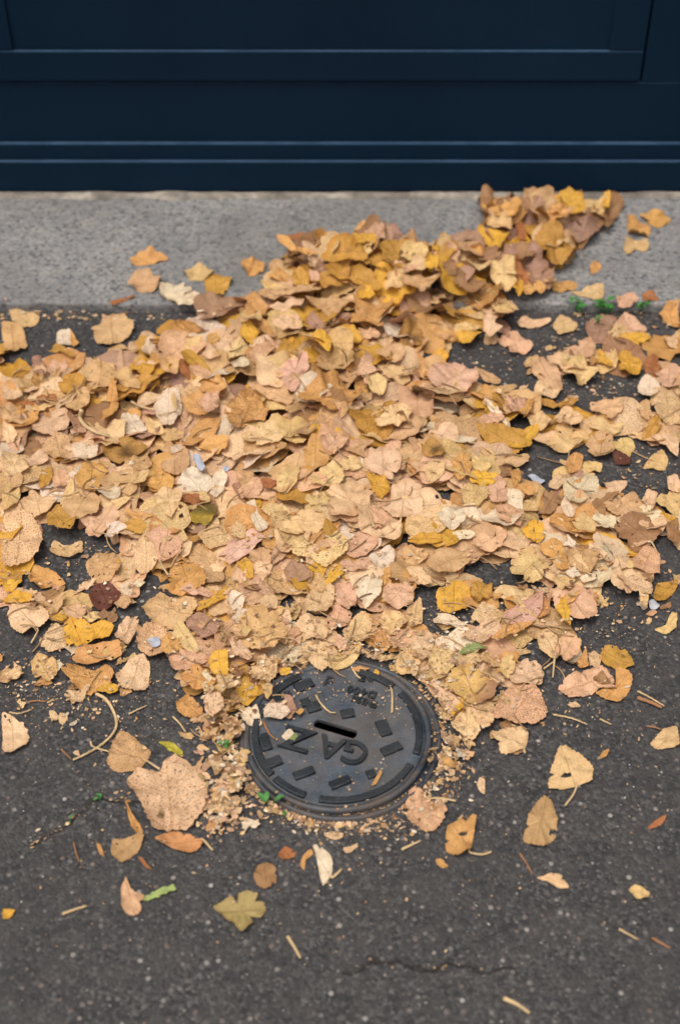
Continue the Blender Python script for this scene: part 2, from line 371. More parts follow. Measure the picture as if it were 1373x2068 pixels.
def build_cover():
    C = empty('iron_gas_cover', (LID_C[0], LID_C[1], 0)); tag(C, 'round black cast iron cover lettered GAZ set in the asphalt', 'manhole cover')
    ox, oy = FR_C[0] - LID_C[0], FR_C[1] - LID_C[1]
    # frame: lathed ring with a rounded outer lip
    prof = [(0.1130, -0.020), (0.1130, 0.0005), (0.1185, 0.0010), (0.1200, 0.0035), (0.1225, 0.0058), (0.1245, 0.0056), (0.1262, 0.0035), (0.1268, -0.004), (0.1268, -0.02)]
    V = []; F = []; n = 128
    for i in range(n):
        a = 2*math.pi*i/n
        for (r, z) in prof:
            rr = r + 0.0006*nz(math.cos(a), math.sin(a), 4, r*40); V.append((ox + rr*math.cos(a), oy + rr*math.sin(a), z + 0.0004*nz(math.cos(a), math.sin(a), 6, 2)))
    m = len(prof)
    for i in range(n):
        for j in range(m - 1):
            a = i*m + j; b = ((i + 1) % n)*m + j; F.append((a, b, b + 1, a + 1))
    link('frame_ring', mesh('frame_ring', V, F), M_IRON_FR, C)
    # shaft below
    V = []; F = []
    for i in range(48):
        a = 2*math.pi*i/48
        for z in (-0.004, -0.25): V.append((ox + 0.1125*math.cos(a), oy + 0.1125*math.sin(a), z))
    V.append((ox, oy, -0.25))
    for i in range(48):
        a = 2*i; b = 2*((i + 1) % 48); F += [(a, b, b + 1, a + 1), (a + 1, b + 1, 96)]
    link('shaft', mesh('shaft', V, F), M_SHAFT, C)
    # lid plate with its lifting slot
    p0, p1 = lid_xy(540, 478), lid_xy(758, 543)
    sx, sy = (p0[0] + p1[0])/2, (p0[1] + p1[1])/2; ang = math.degrees(math.atan2(p1[1] - p0[1], p1[0] - p0[0])); L = math.hypot(p1[0] - p0[0], p1[1] - p0[1])/2
    hw = 0.0068; slot = [(L + hw*0.6*math.cos(R(t)), hw*math.sin(R(t))) for t in range(-90, 91, 15)] + [(-L + hw*0.6*math.cos(R(t)), hw*math.sin(R(t))) for t in range(90, 271, 15)]
    slot = [(x, y + 0.0006*nz(x, y, 160)) for x, y in slot]
    lidm = curve_solid('lid', [circ(0.1095), rot(slot, ang, (sx, sy))], -0.0015, LID_T, 0.0008); lid = link('lid', lidm, M_IRON, C)
    # raised lip at the lid edge
    pr = [(0.1092, -0.012), (0.1180, -0.012), (0.1184, 0.004), (0.1176, 0.0078), (0.1150, 0.0086), (0.1122, 0.0080), (0.1096, 0.0056), (0.1092, 0.003)]
    V = []; F = []; m = len(pr)
    for i in range(n):
        a = 2*math.pi*i/n
        for (r, z) in pr: V.append((r*math.cos(a), r*math.sin(a), z + (0.0004*nz(math.cos(a), math.sin(a), 7, 1) if z > 0 else 0)))
    for i in range(n):
        for j in range(m):
            a = i*m + j; b = ((i + 1) % n)*m + j; a2 = i*m + (j + 1) % m; b2 = ((i + 1) % n)*m + (j + 1) % m; F.append((a, b, b2, a2))
    link('lip', mesh('lip', V, F), M_IRON_FR, lid)
    # raised arcs inside the lip (broken by four bridges)
    base = ang
    for (a0, a1) in ((-137, -112), (-205, -141), (-102, -29), (-19, 38), (46, 74), (118, 150)):
        link('rim_bar', curve_solid('rim_bar', [arc_bar(0.0985, 0.1075, a0, a1)], LID_T - 0.002, LID_T + 0.0044, 0.0012), M_IRON_HI, lid)
    # tread blocks: (crop x, crop y, length, width, angle)
    T = [(225, 600, .021, .010, -72), (272, 722, .019, .011, 25), (460, 786, .022, .009, 24), (678, 842, .022, .009, 26), (862, 792, .009, .009, 20),
         (985, 640, .022, .010, 27), (938, 515, .020, .012, -72), (1085, 412, .022, .010, 27), (1140, 545, .018, .013, -72), (515, 388, .014, .012, 20), (722, 428, .014, .010, 12),
         (460, 258, .021, .011, 28), (470, 360, .010, .009, 20), (1030, 300, .02, .010, -70), (640, 130, .02, .01, 27), (820, 110, .02, .01, -70), (330, 330, .02, .01, 27), (230, 430, .018, .01, -72)]
    for (x, y, l, wd, a) in T:
        c = lid_xy(x, y)
        if math.hypot(*c) > 0.092: continue
        l *= 1.2; wd *= 1.25; q = [(-l/2, -wd/2), (l/2, -wd/2), (l/2, wd/2), (-l/2, wd/2)]
        link('tread_block', curve_solid('tread_block', [rot(q, a, c)], LID_T - 0.002, LID_T + 0.0046, 0.0012), M_IRON_HI, lid)
    ta = 180 + ang*0.9
    def letter(ch, x, y, size, h=0.0028, sxk=1.0, bold=0.0):
        me = text_mesh(ch, size, LID_T - 0.0008, h, bold)
        co = np.array([v.co[:] for v in me.vertices]); mid = (co.max(0) + co.min(0))/2
        me.transform(Matrix.Translation((-mid[0], -mid[1], 0))); me.transform(Matrix.Diagonal((sxk, 1, 1, 1)))
        c = lid_xy(x, y); me.transform(Matrix.Translation((c[0], c[1], 0)) @ Matrix.Rotation(R(ta), 4, 'Z'))
        o = link('letter', me, M_IRON_HI, lid); return o
    letter('G', 766, 666, 0.0500, 0.0048, 0.92, 0.0002); letter('A', 618, 634, 0.0490, 0.0048, 1.0, 0.0002); letter('Z', 420, 584, 0.0490, 0.0048, 1.25, 0.0002)
    for ch, x, y in zip('EN124', (882, 850, 818, 790, 762), (372, 362, 352, 344, 336)): letter(ch, x, y, 0.0135, 0.0036, 1.0, 0.0001)
    for ch, x, y in zip('D400', (868, 822, 778, 738), (312, 300, 290, 281)): letter(ch, x, y, 0.0150, 0.0036, 1.0, 0.0001)
    for ch, x, y in zip('NF', (848, 812), (214, 208)): letter(ch, x, y, 0.0175, 0.0036, 1.0, 0.0002)
    letter('d', 612, 232, 0.024, 0.0026)
build_cover()

# ------------------------------------------------------------------ leaves
LEAF_DATA = """N o 515,290 560,265 600,255 660,285 665,300 600,325 545,335 525,315|tan leaf lying on the grey slab just above a round beige leaf|lone tan slab leaf
N t 505,395 530,365 600,352 645,370 635,410 590,442 545,430|round beige leaf lying at the front edge of the grey slab|round beige slab leaf
N c 720,345 790,318 840,340 845,360 800,385 750,380|small cream leaf on the slab above two overlapping pale leaves|small cream slab leaf
N w 640,405 740,390 760,420 700,470 655,460 635,440
N w 650,455 750,445 815,465 740,500 690,490|whitish leaf hanging over the front edge of the slab|whitish slab-edge leaf
N Y 810,390 840,355 920,370 900,405 880,450 820,460|curled ochre-brown leaf on the slab with a dark shaded side|ochre-brown curled slab leaf
N o 950,315 1005,295 1045,320 1040,355 990,362 960,345|single tan leaf on the slab close to the tall heap|lone leaf by the heap
N r 440,475 535,455 530,465 450,492|rusty sliver of leaf lying along the front edge of the slab|rusty slab-edge sliver
N m 770,500 840,465 980,480 975,515 870,555 790,560 775,530|mauve-brown leaf half on the slab at the upper edge of the pile|mauve-brown slab-edge leaf
K o 1055,190 1090,170 1195,235 1170,290 1090,305 1055,265|middle one of three loose leaves on the slab beside the heap|
K o 1130,150 1220,125 1310,175 1305,210 1240,250 1190,225 1150,180|tan leaf on the slab, closest to the door of three loose ones|
K c 1035,305 1160,310 1175,370 1140,390 1105,365 1045,405|pale yellow leaf on the slab, lowest of three loose ones|
K b 165,50 280,45 400,70 250,110 165,90
K o 240,120 400,70 410,150 330,190 240,180
K m 440,90 540,80 560,140 460,150
K b 640,40 660,15 745,10 800,60 790,80 740,70 660,60|brown leaf leaning up against the foot of the blue door|brown leaf against the door
K o 560,170 620,110 690,160 690,190 600,215
K b 900,60 960,50 1020,120 990,180 930,235 905,190
K c 830,130 890,70 925,60 920,140 880,190 840,170
K y 905,65 935,70 940,140 910,180 900,110|narrow yellow leaf at the top of the heap against the door|narrow yellow heap leaf
K r 380,200 420,170 450,310 400,290
K Y 500,300 560,250 640,270 740,360 730,410 640,480 560,440 510,400|broad amber leaf on the heap that leans against the door|broad amber heap leaf
K m 660,230 740,195 860,180 900,210 890,250 830,300 780,325 720,300 680,260|mauve leaf with a dark lower edge on the heap against the door|mauve heap leaf
K y 160,270 240,260 345,280 350,310 280,375 200,340
K c 205,230 260,175 340,190 360,240 330,265 230,260
K b 320,370 450,360 500,400 400,460 310,420
K w 315,340 360,305 430,330 450,360 350,370
K b 0,490 100,540 190,610 120,655 20,600
K r 375,460 410,480 460,560 455,605 395,600
K c 215,480 290,420 350,440 385,500 380,600 330,645 260,590 225,530|cream-yellow crinkled leaf below the heap against the door|cream-yellow crinkled leaf
K m 0,300 70,265 150,270 205,345 160,375 60,355 5,340|mauve-pink leaf in the dip between the two heaps|mauve-pink dip leaf
K m 455,550 490,490 560,475 605,510 590,600 540,630 470,600
K o 415,640 500,600 560,640 540,670 440,680
K o 590,560 650,540 750,570 740,600 640,605
K c 715,640 840,580 910,575 915,630 890,680 800,660|pale cream leaf at the slab edge above the green weeds|cream leaf above the weeds
K o 830,460 860,420 900,465 880,500 830,520
K c 250,640 330,650 385,690 390,725 330,690
K y 350,650 410,640 425,690 390,725
K k 980,680 1060,650 1120,680 1070,735 1000,715
K r 1140,645 1200,625 1250,680 1150,690|small rust-orange leaf at the slab edge beside the weeds|rust-orange slab leaf
K c 605,820 650,765 690,780 755,815 735,855 640,885|small pale-yellow leaf lying alone on bare asphalt below the weeds|lone pale-yellow asphalt leaf
K p 385,810 430,765 500,790 590,805 560,825 470,835 400,840
J r 350,120 420,85 520,95 460,140 380,140|rusty curled leaf on the rim of the middle heap|rusty heap-rim leaf
J m 470,150 560,120 590,170 530,200
J o 300,180 360,170 410,230 540,260 470,290 330,240
J o 760,60 820,25 890,50 860,90 770,100
J m 880,40 1000,40 1060,100 980,110 900,80
J Y 570,310 680,280 840,310 930,400 900,440 780,390 660,360
J Y 560,230 620,140 700,120 820,170 840,230 800,270 680,280 590,270|large mustard-coloured leaf on top of the middle heap|large mustard heap leaf
J y 745,120 810,90 890,120 895,160 820,170 760,150
J c 1030,220 1080,150 1160,160 1210,210 1160,260 1090,285|pale cream cupped leaf on the middle heap beside a small yellow one|pale cupped heap leaf
J y 1185,290 1220,230 1265,240 1265,310 1210,335
J k 490,300 540,310 560,360 510,400
J Y 385,350 430,285 490,310 490,390 410,425
J o 200,360 290,320 380,370 360,400 220,385
J t 180,430 300,480 420,440 480,410 560,430 380,480 280,510 200,480
J c 945,400 970,330 1030,330 1060,400 1010,440 950,440
J t 1050,360 1180,370 1290,350 1210,440 1130,460 1060,420
J k 1030,325 1120,310 1165,330 1090,350
J c 200,400 260,390 350,420 320,450 230,430
J p 250,545 340,490 460,470 440,500 330,560
J o 100,470 150,425 200,490 240,520 220,580 150,585 130,530|orange leaf at the edge of the middle heap above a mauve one|orange heap-edge leaf
J y 780,420 830,410 890,460 850,490 790,480
J b 1290,260 1373,270 1373,340 1310,350
B t 470,70 620,40 750,60 700,110 640,175 560,120 490,90|long tan leaf spread below the middle heap|long tan leaf
A c 60,110 190,115 242,155 215,195 120,210 85,190
A t 18,210 90,205 140,220 165,320 150,365 60,380 18,370
A t 550,210 610,190 625,145 740,135 800,185 810,220 780,270 720,295 660,325 580,305 570,250|pale jagged-edged leaf lying against bare asphalt below the slab|pale jagged-edged leaf
A w 345,235 425,232 435,300 405,325 345,330
A o 430,235 480,320 440,330 425,290
A Y 295,375 340,330 455,385 440,410 380,385
A t 490,490 560,435 640,425 720,470 700,560 600,590 520,570
A t 620,500 700,470 800,490 850,560 840,600 740,560
A m 195,400 250,390 275,470 255,525 210,520
A k 275,460 300,415 380,385 410,430 385,475 330,510 300,480
A t 280,520 365,465 350,530 320,570 280,565
A t 395,660 440,600 520,580 545,620 535,690 470,720 405,700
A Y 350,560 400,500 480,500 515,540 500,590 430,625 380,610|dull mustard leaf in the pile below the bare asphalt wedge|dull mustard leaf
A p 15,520 90,540 140,630 80,660 18,640
A r 115,660 215,635 210,675 125,685|rust-brown leaf sliver in the pile below the dull mustard leaf|
A r 225,630 335,615 340,645 235,650
A c 205,680 335,660 270,700 200,710
A t 18,700 100,710 165,750 160,785 90,790 20,780
A p 20,780 80,790 105,840 95,895 18,895
A p 200,780 290,710 400,705 420,770 390,820 290,860 210,850
A o 690,540 712,580 712,670 690,730 635,815 620,760 640,640 665,570|slender willow-shaped tan leaf pointing up out of the pile|slender willow-shaped leaf
A Y 945,210 1030,155 1075,180 1010,240 950,240
A o 1035,230 1110,180 1190,200 1210,260 1150,300 1060,280|orange-brown domed leaf below the mauve-brown slab-edge leaf|orange-brown domed leaf
A w 850,330 880,270 920,260 945,300 900,350 860,370
A t 960,420 1010,380 1080,420 1070,490 1000,500
A p 1220,370 1320,290 1380,290 1385,390 1280,400
A k 1140,460 1200,440 1305,500 1290,530 1215,530
A o 1220,560 1320,500 1370,590 1290,620 1210,600
A r 980,560 1020,545 1085,565 1075,600 1000,590
A o 1100,640 1180,600 1260,630 1280,700 1240,750 1130,720
A k 1205,650 1310,625 1325,690 1280,760 1225,730
A w 735,725 820,720 860,790 890,830 750,840 730,790|greyish-white torn leaf with a ragged lower edge|greyish-white torn leaf
A c 880,760 960,790 1000,850 940,880 890,840
A t 960,850 1030,820 1110,840 1100,890 1000,900
A w 1030,590 1075,600 1098,670 1090,730 1040,810 980,790 925,720 930,670 970,610|whitish oval crinkled leaf standing out brightest in the pile|whitish oval crinkled leaf
C o 1245,130 1290,90 1355,80 1365,210 1300,190
C m 790,220 830,160 900,135 985,160 950,230 985,260 900,295 830,270|brownish lobed leaf on asphalt below the green weeds|brownish lobed leaf
C k 975,190 1040,135 1100,150 1170,215 1150,250 1060,255
C p 1275,270 1350,250 1360,330 1300,320
C y 985,290 1030,250 1150,245 1195,280 1130,310 1070,360 1000,340|bright yellow folded leaf above a round yellow one|bright yellow folded leaf
C y 995,400 1020,365 1090,365 1140,420 1125,490 1060,510 1010,470|round yellow leaf below the bright yellow folded leaf|round yellow leaf
C k 675,350 760,325 770,290 830,280 865,330 840,400 790,410 750,380 690,370
C y 860,400 885,350 930,385 970,440 950,455 870,415
C c 665,465 720,415 760,390 800,400 830,460 890,490 830,535 760,570 710,520|cream angular leaf above a bare asphalt patch|cream angular leaf
C r 1160,410 1230,375 1255,450 1215,530 1165,510|rust-brown leaf standing on edge beside the round yellow leaf|rust-brown upright leaf
C k 275,290 360,235 400,240 490,330 430,365 350,380 335,335|pinkish-tan angular leaf above the bare asphalt gap|pinkish-tan angular leaf
C c 5,200 90,185 170,200 150,230 60,255 15,245
C y 15,285 130,245 180,260 140,300 100,345 50,325|yellow leaf lying at the top of the bare asphalt gap|yellow gap leaf
C p 185,200 230,145 275,175 250,240 300,250 230,300 185,270
C t 430,420 470,380 520,375 500,440 440,450
C k 475,480 510,400 550,385 640,480 665,580 620,595 550,560|triangular pinkish-tan leaf standing beside bare asphalt|triangular pinkish-tan leaf
C p 490,590 560,550 640,600 620,650 530,660
C t 130,460 190,455 295,520 270,560 215,545 170,500
C k 325,640 400,600 440,650 425,770 380,740 335,680
C w 190,630 250,660 330,780 310,800 215,700
C k 165,760 240,720 310,760 290,790 190,790
C o 440,670 500,640 470,720 430,760
C Y 500,670 560,655 640,680 700,640 750,680 700,710 600,705|olive-yellow curled leaf beside the bare asphalt patches|olive-yellow curled leaf
C c 450,760 540,730 590,770 560,830 480,820
C p 605,780 660,720 710,720 785,770 760,810 640,820|smooth peach half-round leaf below the olive-yellow curled leaf|smooth peach half-round leaf
C k 825,690 930,655 1035,660 1020,730 960,770 900,740 835,730
C c 820,800 900,750 960,800 1025,790 1010,840 950,860 860,830
C t 1110,720 1140,670 1185,680 1195,760 1170,780
C k 1215,500 1270,460 1355,455 1365,570 1270,580
C p 1190,620 1250,590 1355,580 1375,790 1270,790 1215,740
C w 1110,590 1160,530 1240,565 1250,620 1190,660 1130,640|whitish crumpled leaf below the rust-brown upright leaf|whitish crumpled leaf
C Y 1140,880 1180,790 1240,735 1265,790 1230,850|amber folded leaf standing up at the pile's outer side|amber folded leaf
B c 0,330 70,300 125,320 100,370 10,430
B k 125,370 180,310 270,300 285,345 220,400 160,430
B w 20,440 80,400 140,430 120,460 50,465
B y 70,250 140,205 200,260 140,330 95,290|small golden leaf below the orange heap-edge leaf|small golden leaf
B p 270,180 330,120 430,150 440,210 350,230
B Y 290,350 340,280 400,300 410,370 340,400 290,390
B m 465,180 510,130 560,170 640,230 640,310 590,290 540,230 480,220|mauve-brown folded leaf beside a bright yellow leaf|mauve-brown folded leaf
B y 640,225 700,165 760,190 810,240 800,290 740,305 680,280|bright yellow pointed leaf below the middle heap|bright yellow pointed leaf
B k 780,210 850,190 920,220 900,260 820,250
B y 510,290 560,280 630,320 610,410 570,370 520,340
B t 610,400 650,330 750,340 750,390 700,430 640,430
B t 890,390 960,310 1020,305 1075,360 1040,415 950,415
B s 1020,270 1060,180 1130,170 1175,240 1150,330 1080,345 1030,310|yellowish leaf with a dark brown blotch below the middle heap|dark-blotched yellowish leaf
B y 1200,380 1290,330 1335,370 1290,430 1215,440
B c 900,450 980,430 1060,450 1100,520 1050,550 980,520
B c 830,500 900,490 960,550 930,620 860,600
B q 300,470 360,420 420,410 440,370 480,380 490,470 450,530 400,610 340,560|pink folded leaf above the large crumpled orange-tan leaf|pink folded leaf
B t 150,570 260,535 330,540 400,640 380,680 300,650
B o 400,600 480,555 600,490 660,490 780,590 790,640 720,690 620,725 500,670 420,640|large crumpled orange-tan leaf in the middle of the pile|large crumpled orange-tan leaf
B o 70,640 130,585 190,610 250,720 200,800 60,850 0,790 0,730|large folded orange leaf with a paler lobe|large folded orange leaf
B p 890,760 960,720 1000,680 1110,700 1090,760 1020,810 900,810
B p 80,860 240,775 300,780 330,895 120,910
B p 1210,830 1300,780 1373,800 1390,880 1300,910 1230,880
Z q 857,765 872,742 903,730 935,735 958,752 963,770 948,788 922,802 895,795 872,783|large pink leaf beside the bare asphalt gap|large pink leaf
Z k 643,872 660,850 682,846 708,870 702,900 675,912 650,900|smooth pinkish-tan leaf below the large crumpled orange-tan leaf|smooth pinkish-tan leaf
Z Y 959,861 985,856 1012,852 1040,867 1062,890 1055,905 1035,915 1000,905 975,885|large golden leaf with a folded yellow upper edge|large golden folded leaf
D p 20,100 90,90 180,200 80,230 20,220
D p 130,160 250,80 300,140 180,185
D t 250,60 330,0 420,10 445,80 400,155 330,140 280,110|olive-tan broad leaf with a pointed lower tip|olive-tan pointed leaf
D w 440,60 510,45 600,60 580,130 460,140
D s 610,80 700,20 790,20 890,65 860,105 730,160 640,130|ochre leaf with a sooty dark blotch|ochre leaf with sooty blotch
D t 750,150 870,110 920,150 900,200 800,215
D t 970,190 1000,50 1080,30 1135,90 1140,170 1060,240
D o 1190,60 1250,0 1373,10 1373,90 1310,105 1190,95
D Y 250,210 310,180 320,260 240,320
D c 18,330 60,280 120,330 125,380 60,445 18,445|yellow-rimmed half leaf cut by the picture's edge|
D k 310,240 350,190 420,230 400,310 340,310
D c 400,310 440,250 455,330 400,440 360,440
D p 120,440 190,350 240,345 330,380 350,420 270,480 180,485
D o 450,250 510,170 600,150 655,215 620,280 575,330 480,300|tan leaf with folded ribs and a pointed lower tip|ribbed tan leaf
D c 780,265 900,212 870,280 810,300
D o 885,265 960,205 1050,250 1050,290 990,330 905,325|small smooth orange leaf beside the pale arrowhead leaf|small smooth orange leaf
D w 1285,240 1340,205 1370,250 1350,330 1300,375 1265,345
D w 1035,325 1130,195 1200,185 1300,280 1250,340|pale arrowhead-shaped leaf with a straight lower edge|pale arrowhead leaf
D r 1090,345 1180,345 1270,370 1230,395 1110,400
D p 930,370 1000,320 1090,330 1100,400 1035,495 990,460 940,410|peach heart-shaped leaf pointing down below the pale arrowhead leaf|peach heart-shaped leaf
D c 670,370 790,360 720,430 690,430
D o 760,440 850,460 930,480 870,515 780,490
D Y 740,520 840,500 885,540 850,590 750,560
D v 1140,480 1200,420 1290,410 1305,460 1250,530 1180,540|olive-yellow leaf with a dark upper half|dark-topped olive leaf
D k 490,540 600,490 640,430 700,450 730,500 680,560 620,620 540,610
D t 390,450 460,370 550,350 610,420 600,490 520,530 430,540 390,500|large sandy leaf with dusty grey stain beside open asphalt|large sandy stained leaf
D Y 300,530 370,490 430,545 475,550 440,630 340,600 300,610|mustard leaf at the top of the bare asphalt patch|mustard asphalt-edge leaf
D w 640,650 660,590 645,560 720,545 770,580 700,625|small white jagged leaf fragment|small white jagged fragment
D c 300,690 330,640 390,660 495,630 495,700 430,740 340,720|curled tan leaf lying alone in the bare asphalt patch|curled asphalt-patch leaf
D p 18,540 100,480 200,500 250,570 260,640 240,720 150,780 70,800 18,790|very large pale leaf partly cut by the picture's side|very large pale edge leaf
D t 520,790 590,715 680,700 725,740 730,800 650,890 560,870|dusty tan leaf below the bare asphalt patch|dusty tan leaf
D p 1100,610 1160,640 1140,710 1070,750 1050,730 1100,680
D p 810,680 870,600 940,640 965,720 930,800 850,830 815,770
D k 880,600 960,555 1050,570 1100,640 1090,700 1020,760 960,765 930,650|large peach speckled leaf overlapping a paler twin|large peach speckled leaf|970,765 1015,840
D t 1140,720 1190,630 1310,730 1270,780 1150,760
D Y 20,870 100,810 135,840 110,895 20,900
Z o 58,1141 80,1143 110,1160 128,1172 130,1180 85,1188 62,1180|orange-tan smooth leaf below the very large pale edge leaf|orange-tan smooth leaf
Z c 400,1075 430,1062 478,1050 497,1062 495,1085 460,1098 425,1106 408,1090|oblong ochre-tan leaf with small dark spots|oblong ochre-tan leaf
E k 550,30 640,-30 720,20 690,80 610,100
E t 700,70 790,10 880,30 820,80 830,120 740,100
E s 1165,60 1230,20 1310,90 1290,140 1180,120|brown-stained decaying leaf beside a pinkish beige one|brown-stained decaying leaf
E o 455,110 510,20 560,40 615,140 570,200 490,225 470,180|orange-tan folded leaf with a dark shadow beside it|orange-tan folded leaf
E p 820,130 860,70 930,55 1035,100 1040,180 990,255 920,240 840,190|pinkish beige broad leaf above the smooth yellow leaf|pinkish beige broad leaf
E c 670,150 730,115 800,135 815,180 750,210 680,195
E c 495,240 560,200 640,160 705,230 680,290 600,310 500,300
E c 1180,200 1240,140 1310,150 1300,220 1225,290
E r 200,265 290,270 290,310 220,320
E k 90,300 150,250 200,270 215,310 170,360 110,390 90,350|small round pinkish leaf beside a serrated cream one|small round pinkish leaf
E c 295,260 330,190 415,150 435,190 420,270 370,320 315,345 300,310|serrated cream leaf with fine dark specks|serrated cream leaf
E y 832,215 900,230 970,280 975,340 930,390 880,340 850,280|smooth bright yellow oval leaf between two large pale leaves|smooth yellow oval leaf
E k 850,440 900,430 980,500 960,540 890,570 870,510
E p 585,340 690,290 740,255 800,270 870,350 850,410 750,480 620,490 600,430|large pale round leaf with its stem, beside the yellow oval leaf|large pale stemmed leaf|835,415 850,460 880,550
E p 910,610 970,560 1040,530 1045,620 1000,650 920,640
E p 920,410 980,370 990,310 1090,260 1165,290 1165,370 1175,440 1100,475 1000,490 940,460|large pale leaf with a straight stem pointing down|large straight-stemmed leaf|1042,480 1040,590
E c 200,430 260,390 340,400 380,450 330,490 250,470
E c 375,500 440,440 570,440 595,500 570,560 490,590 420,540|cream rough-edged leaf in the middle of the pile|cream rough-edged leaf
E c 285,550 350,510 420,530 460,575 410,600 330,580
E w 110,410 160,380 190,460 260,540 190,575 160,540 140,480|long pale strip of leaf with small holes|long pale leaf strip
E t 130,710 200,660 260,690 260,760 190,790 150,760
E y 55,770 110,730 150,780 155,850 130,860 90,820|bright yellow leaf piece below the pink rectangular leaf|bright yellow leaf piece
E k 720,640 790,570 900,600 905,650 830,710 760,740 720,710
E c 365,650 440,610 510,660 650,570 720,620 730,670 680,730 590,780 500,730 400,710|large tan leaf with dark branching veins|large dark-veined leaf
E k 670,760 760,740 850,740 875,790 780,810 690,790
E m 345,800 400,740 480,780 500,850 420,880 350,860|mauve-pink pitted leaf above the very large tan leaf|mauve-pink pitted leaf
E y 580,890 640,770 700,790 690,830 620,890|mustard-yellow creased leaf below the large dark-veined leaf|mustard-yellow creased leaf
E c 1065,560 1090,510 1190,490 1300,550 1290,600 1200,600 1110,620
E y 1080,655 1150,600 1280,600 1290,650 1200,665|bright yellow half-moon leaf edge under a cream leaf|yellow half-moon leaf
E t 1050,690 1110,650 1200,680 1200,740 1110,770 1060,740
E w 850,720 960,660 1000,680 1000,750 930,790 880,780
Z q 440,1118 477,1083 510,1066 537,1088 505,1112 467,1141 455,1135|pink folded leaf of almost rectangular outline|pink rectangular leaf
Z t 860,1138 880,1115 912,1108 945,1120 950,1140 905,1160 878,1165|sandy leaf with a cracked lower edge|sandy cracked leaf
Z w 883,1042 897,1025 920,1020 937,1032 939,1050 922,1068 900,1065|round greyish-white leaf beside the large straight-stemmed leaf|round greyish-white leaf
Z o 338,1165 350,1145 380,1133 405,1145 416,1165 415,1185 380,1200 345,1195|golden-brown spotted leaf below the large peach speckled leaf|golden-brown spotted leaf
F o 0,160 60,100 120,160 100,230 40,265 10,220|round orange-brown leaf in the pile below the large golden leaf|round orange-brown leaf
F t 160,70 280,130 450,100 460,145 300,170 190,110
F c 115,90 150,130 230,180 200,210 125,195
F c 565,20 640,0 770,20 790,40 740,75 690,95 600,100 570,60|creamy ochre leaf with a notched lower edge|creamy ochre notched leaf
F t 800,60 850,0 960,0 975,90 930,145 850,130
F c 970,20 1060,5 1105,60 1060,120 985,75
F p 1190,20 1290,0 1355,40 1355,140 1280,80
F d 960,110 1010,95 1080,120 1060,180 990,165|small dark reddish leaf beside the upper bare asphalt patch|small dark reddish leaf
F c 1150,190 1200,110 1260,90 1300,140 1280,205 1200,195|pair-lobed cream leaf hanging over the bare asphalt patch|pair-lobed cream leaf
F o 680,160 740,105 790,120 770,210 700,235
F c 780,180 830,140 900,170 890,215 810,215
F y 100,250 150,210 270,230 265,280 200,300 120,280|muted yellow leaf above a cream squarish leaf|muted yellow leaf
F c 55,330 100,300 195,270 230,360 150,430 75,415|cream squarish leaf with a scalloped lower edge|cream squarish leaf
F k 200,310 280,230 330,300 330,390 240,400
F o 350,230 400,210 410,280 370,320
F c 390,390 500,340 490,280 550,300 520,420 440,440
F o 355,340 420,290 500,340 480,365 400,350
F b 520,450 560,340 630,340 660,380 600,465|small brown leaf below a white-flecked patch of asphalt|small brown leaf
F p 570,320 620,250 690,240 680,300 620,340
F b 800,430 900,340 1010,330 930,400 920,460 840,460
F w 650,410 690,350 740,440 730,480 690,470
F w 690,250 800,220 860,230 880,330 760,420 660,350|large cream leaf peppered with dark specks|large peppered cream leaf
F p 905,270 1050,260 1040,310 990,335 930,320|pale ragged leaf at the edge of the upper bare asphalt patch|pale ragged patch leaf
F t 910,400 1000,390 1100,320 1150,440 1000,475 930,440|tan angular leaf above the large brown leaf|tan angular leaf
F p 1140,400 1170,345 1230,370 1210,440 1180,470
F p 1285,290 1330,250 1355,270 1365,360 1300,350
F c 1215,400 1260,360 1355,365 1365,480 1290,450
F y 1225,420 1290,460 1355,480 1365,530 1300,500|bright yellow leaf edge cut by the picture's side|
F b 1285,560 1355,510 1365,660 1300,640
F w 830,500 880,465 980,490 985,545 920,555 850,530|grey-white curled leaf beside the large brown leaf|grey-white curled leaf
F c 720,510 780,465 860,520 865,560 790,590 740,550
F k 260,420 340,400 430,460 410,530 330,520 280,480|pinkish-tan leaf with a square dark hole|square-holed leaf||h305,460
F y 420,560 480,505 540,530 560,600 520,650 440,600|golden-orange curled leaf above a speckled tan mat leaf|golden-orange curled leaf
F w 0,580 80,555 140,580 120,610 40,620
F k 120,640 180,580 260,540 325,590 310,650 240,705 150,690|pale peach leaf with a tiny black tear|tiny-tear peach leaf||h238,607
F c 400,690 480,650 510,690 440,730
F o 520,680 600,640 660,650 700,800 650,810 590,740
F b 975,540 1040,480 1150,470 1230,510 1260,580 1200,650 1100,695 1050,650 1000,600|large brown leaf with a visible midrib near the pile's outer side|large brown leaf|1205,650 1240,720
F t 680,700 740,670 880,690 880,740 820,825 720,790
F G 830,620 870,580 960,620 1040,660 1075,720 1050,790 960,770 910,760 890,720 840,690|long pale leaf with a greenish stain|green-stained pale leaf
F k 1075,770 1140,690 1195,690 1245,740 1245,830 1170,840 1090,820|pinkish-tan leaf below the large brown leaf's stem|pinkish stem-side leaf
F c 350,790 450,710 530,740 580,800 530,870 430,890 360,850|flat sandy leaf sprinkled with pinholes|pinholed sandy leaf
F w 680,830 740,800 770,850 720,870
F w 765,850 870,830 860,870 790,885
Z p 1245,1121 1268,1141 1293,1175 1290,1190 1255,1200 1232,1180 1236,1150
H w 780,200 880,160 930,210 920,300 830,380 770,300|whitish torn star-like leaf above the iron cover|whitish star-like leaf
H o 940,140 975,130 985,230 940,235|narrow orange leaf strip beside the whitish star-like leaf|narrow orange strip
H p 1075,150 1130,130 1220,190 1230,240 1150,250
H k 620,270 690,220 770,280 780,350 720,400 650,340
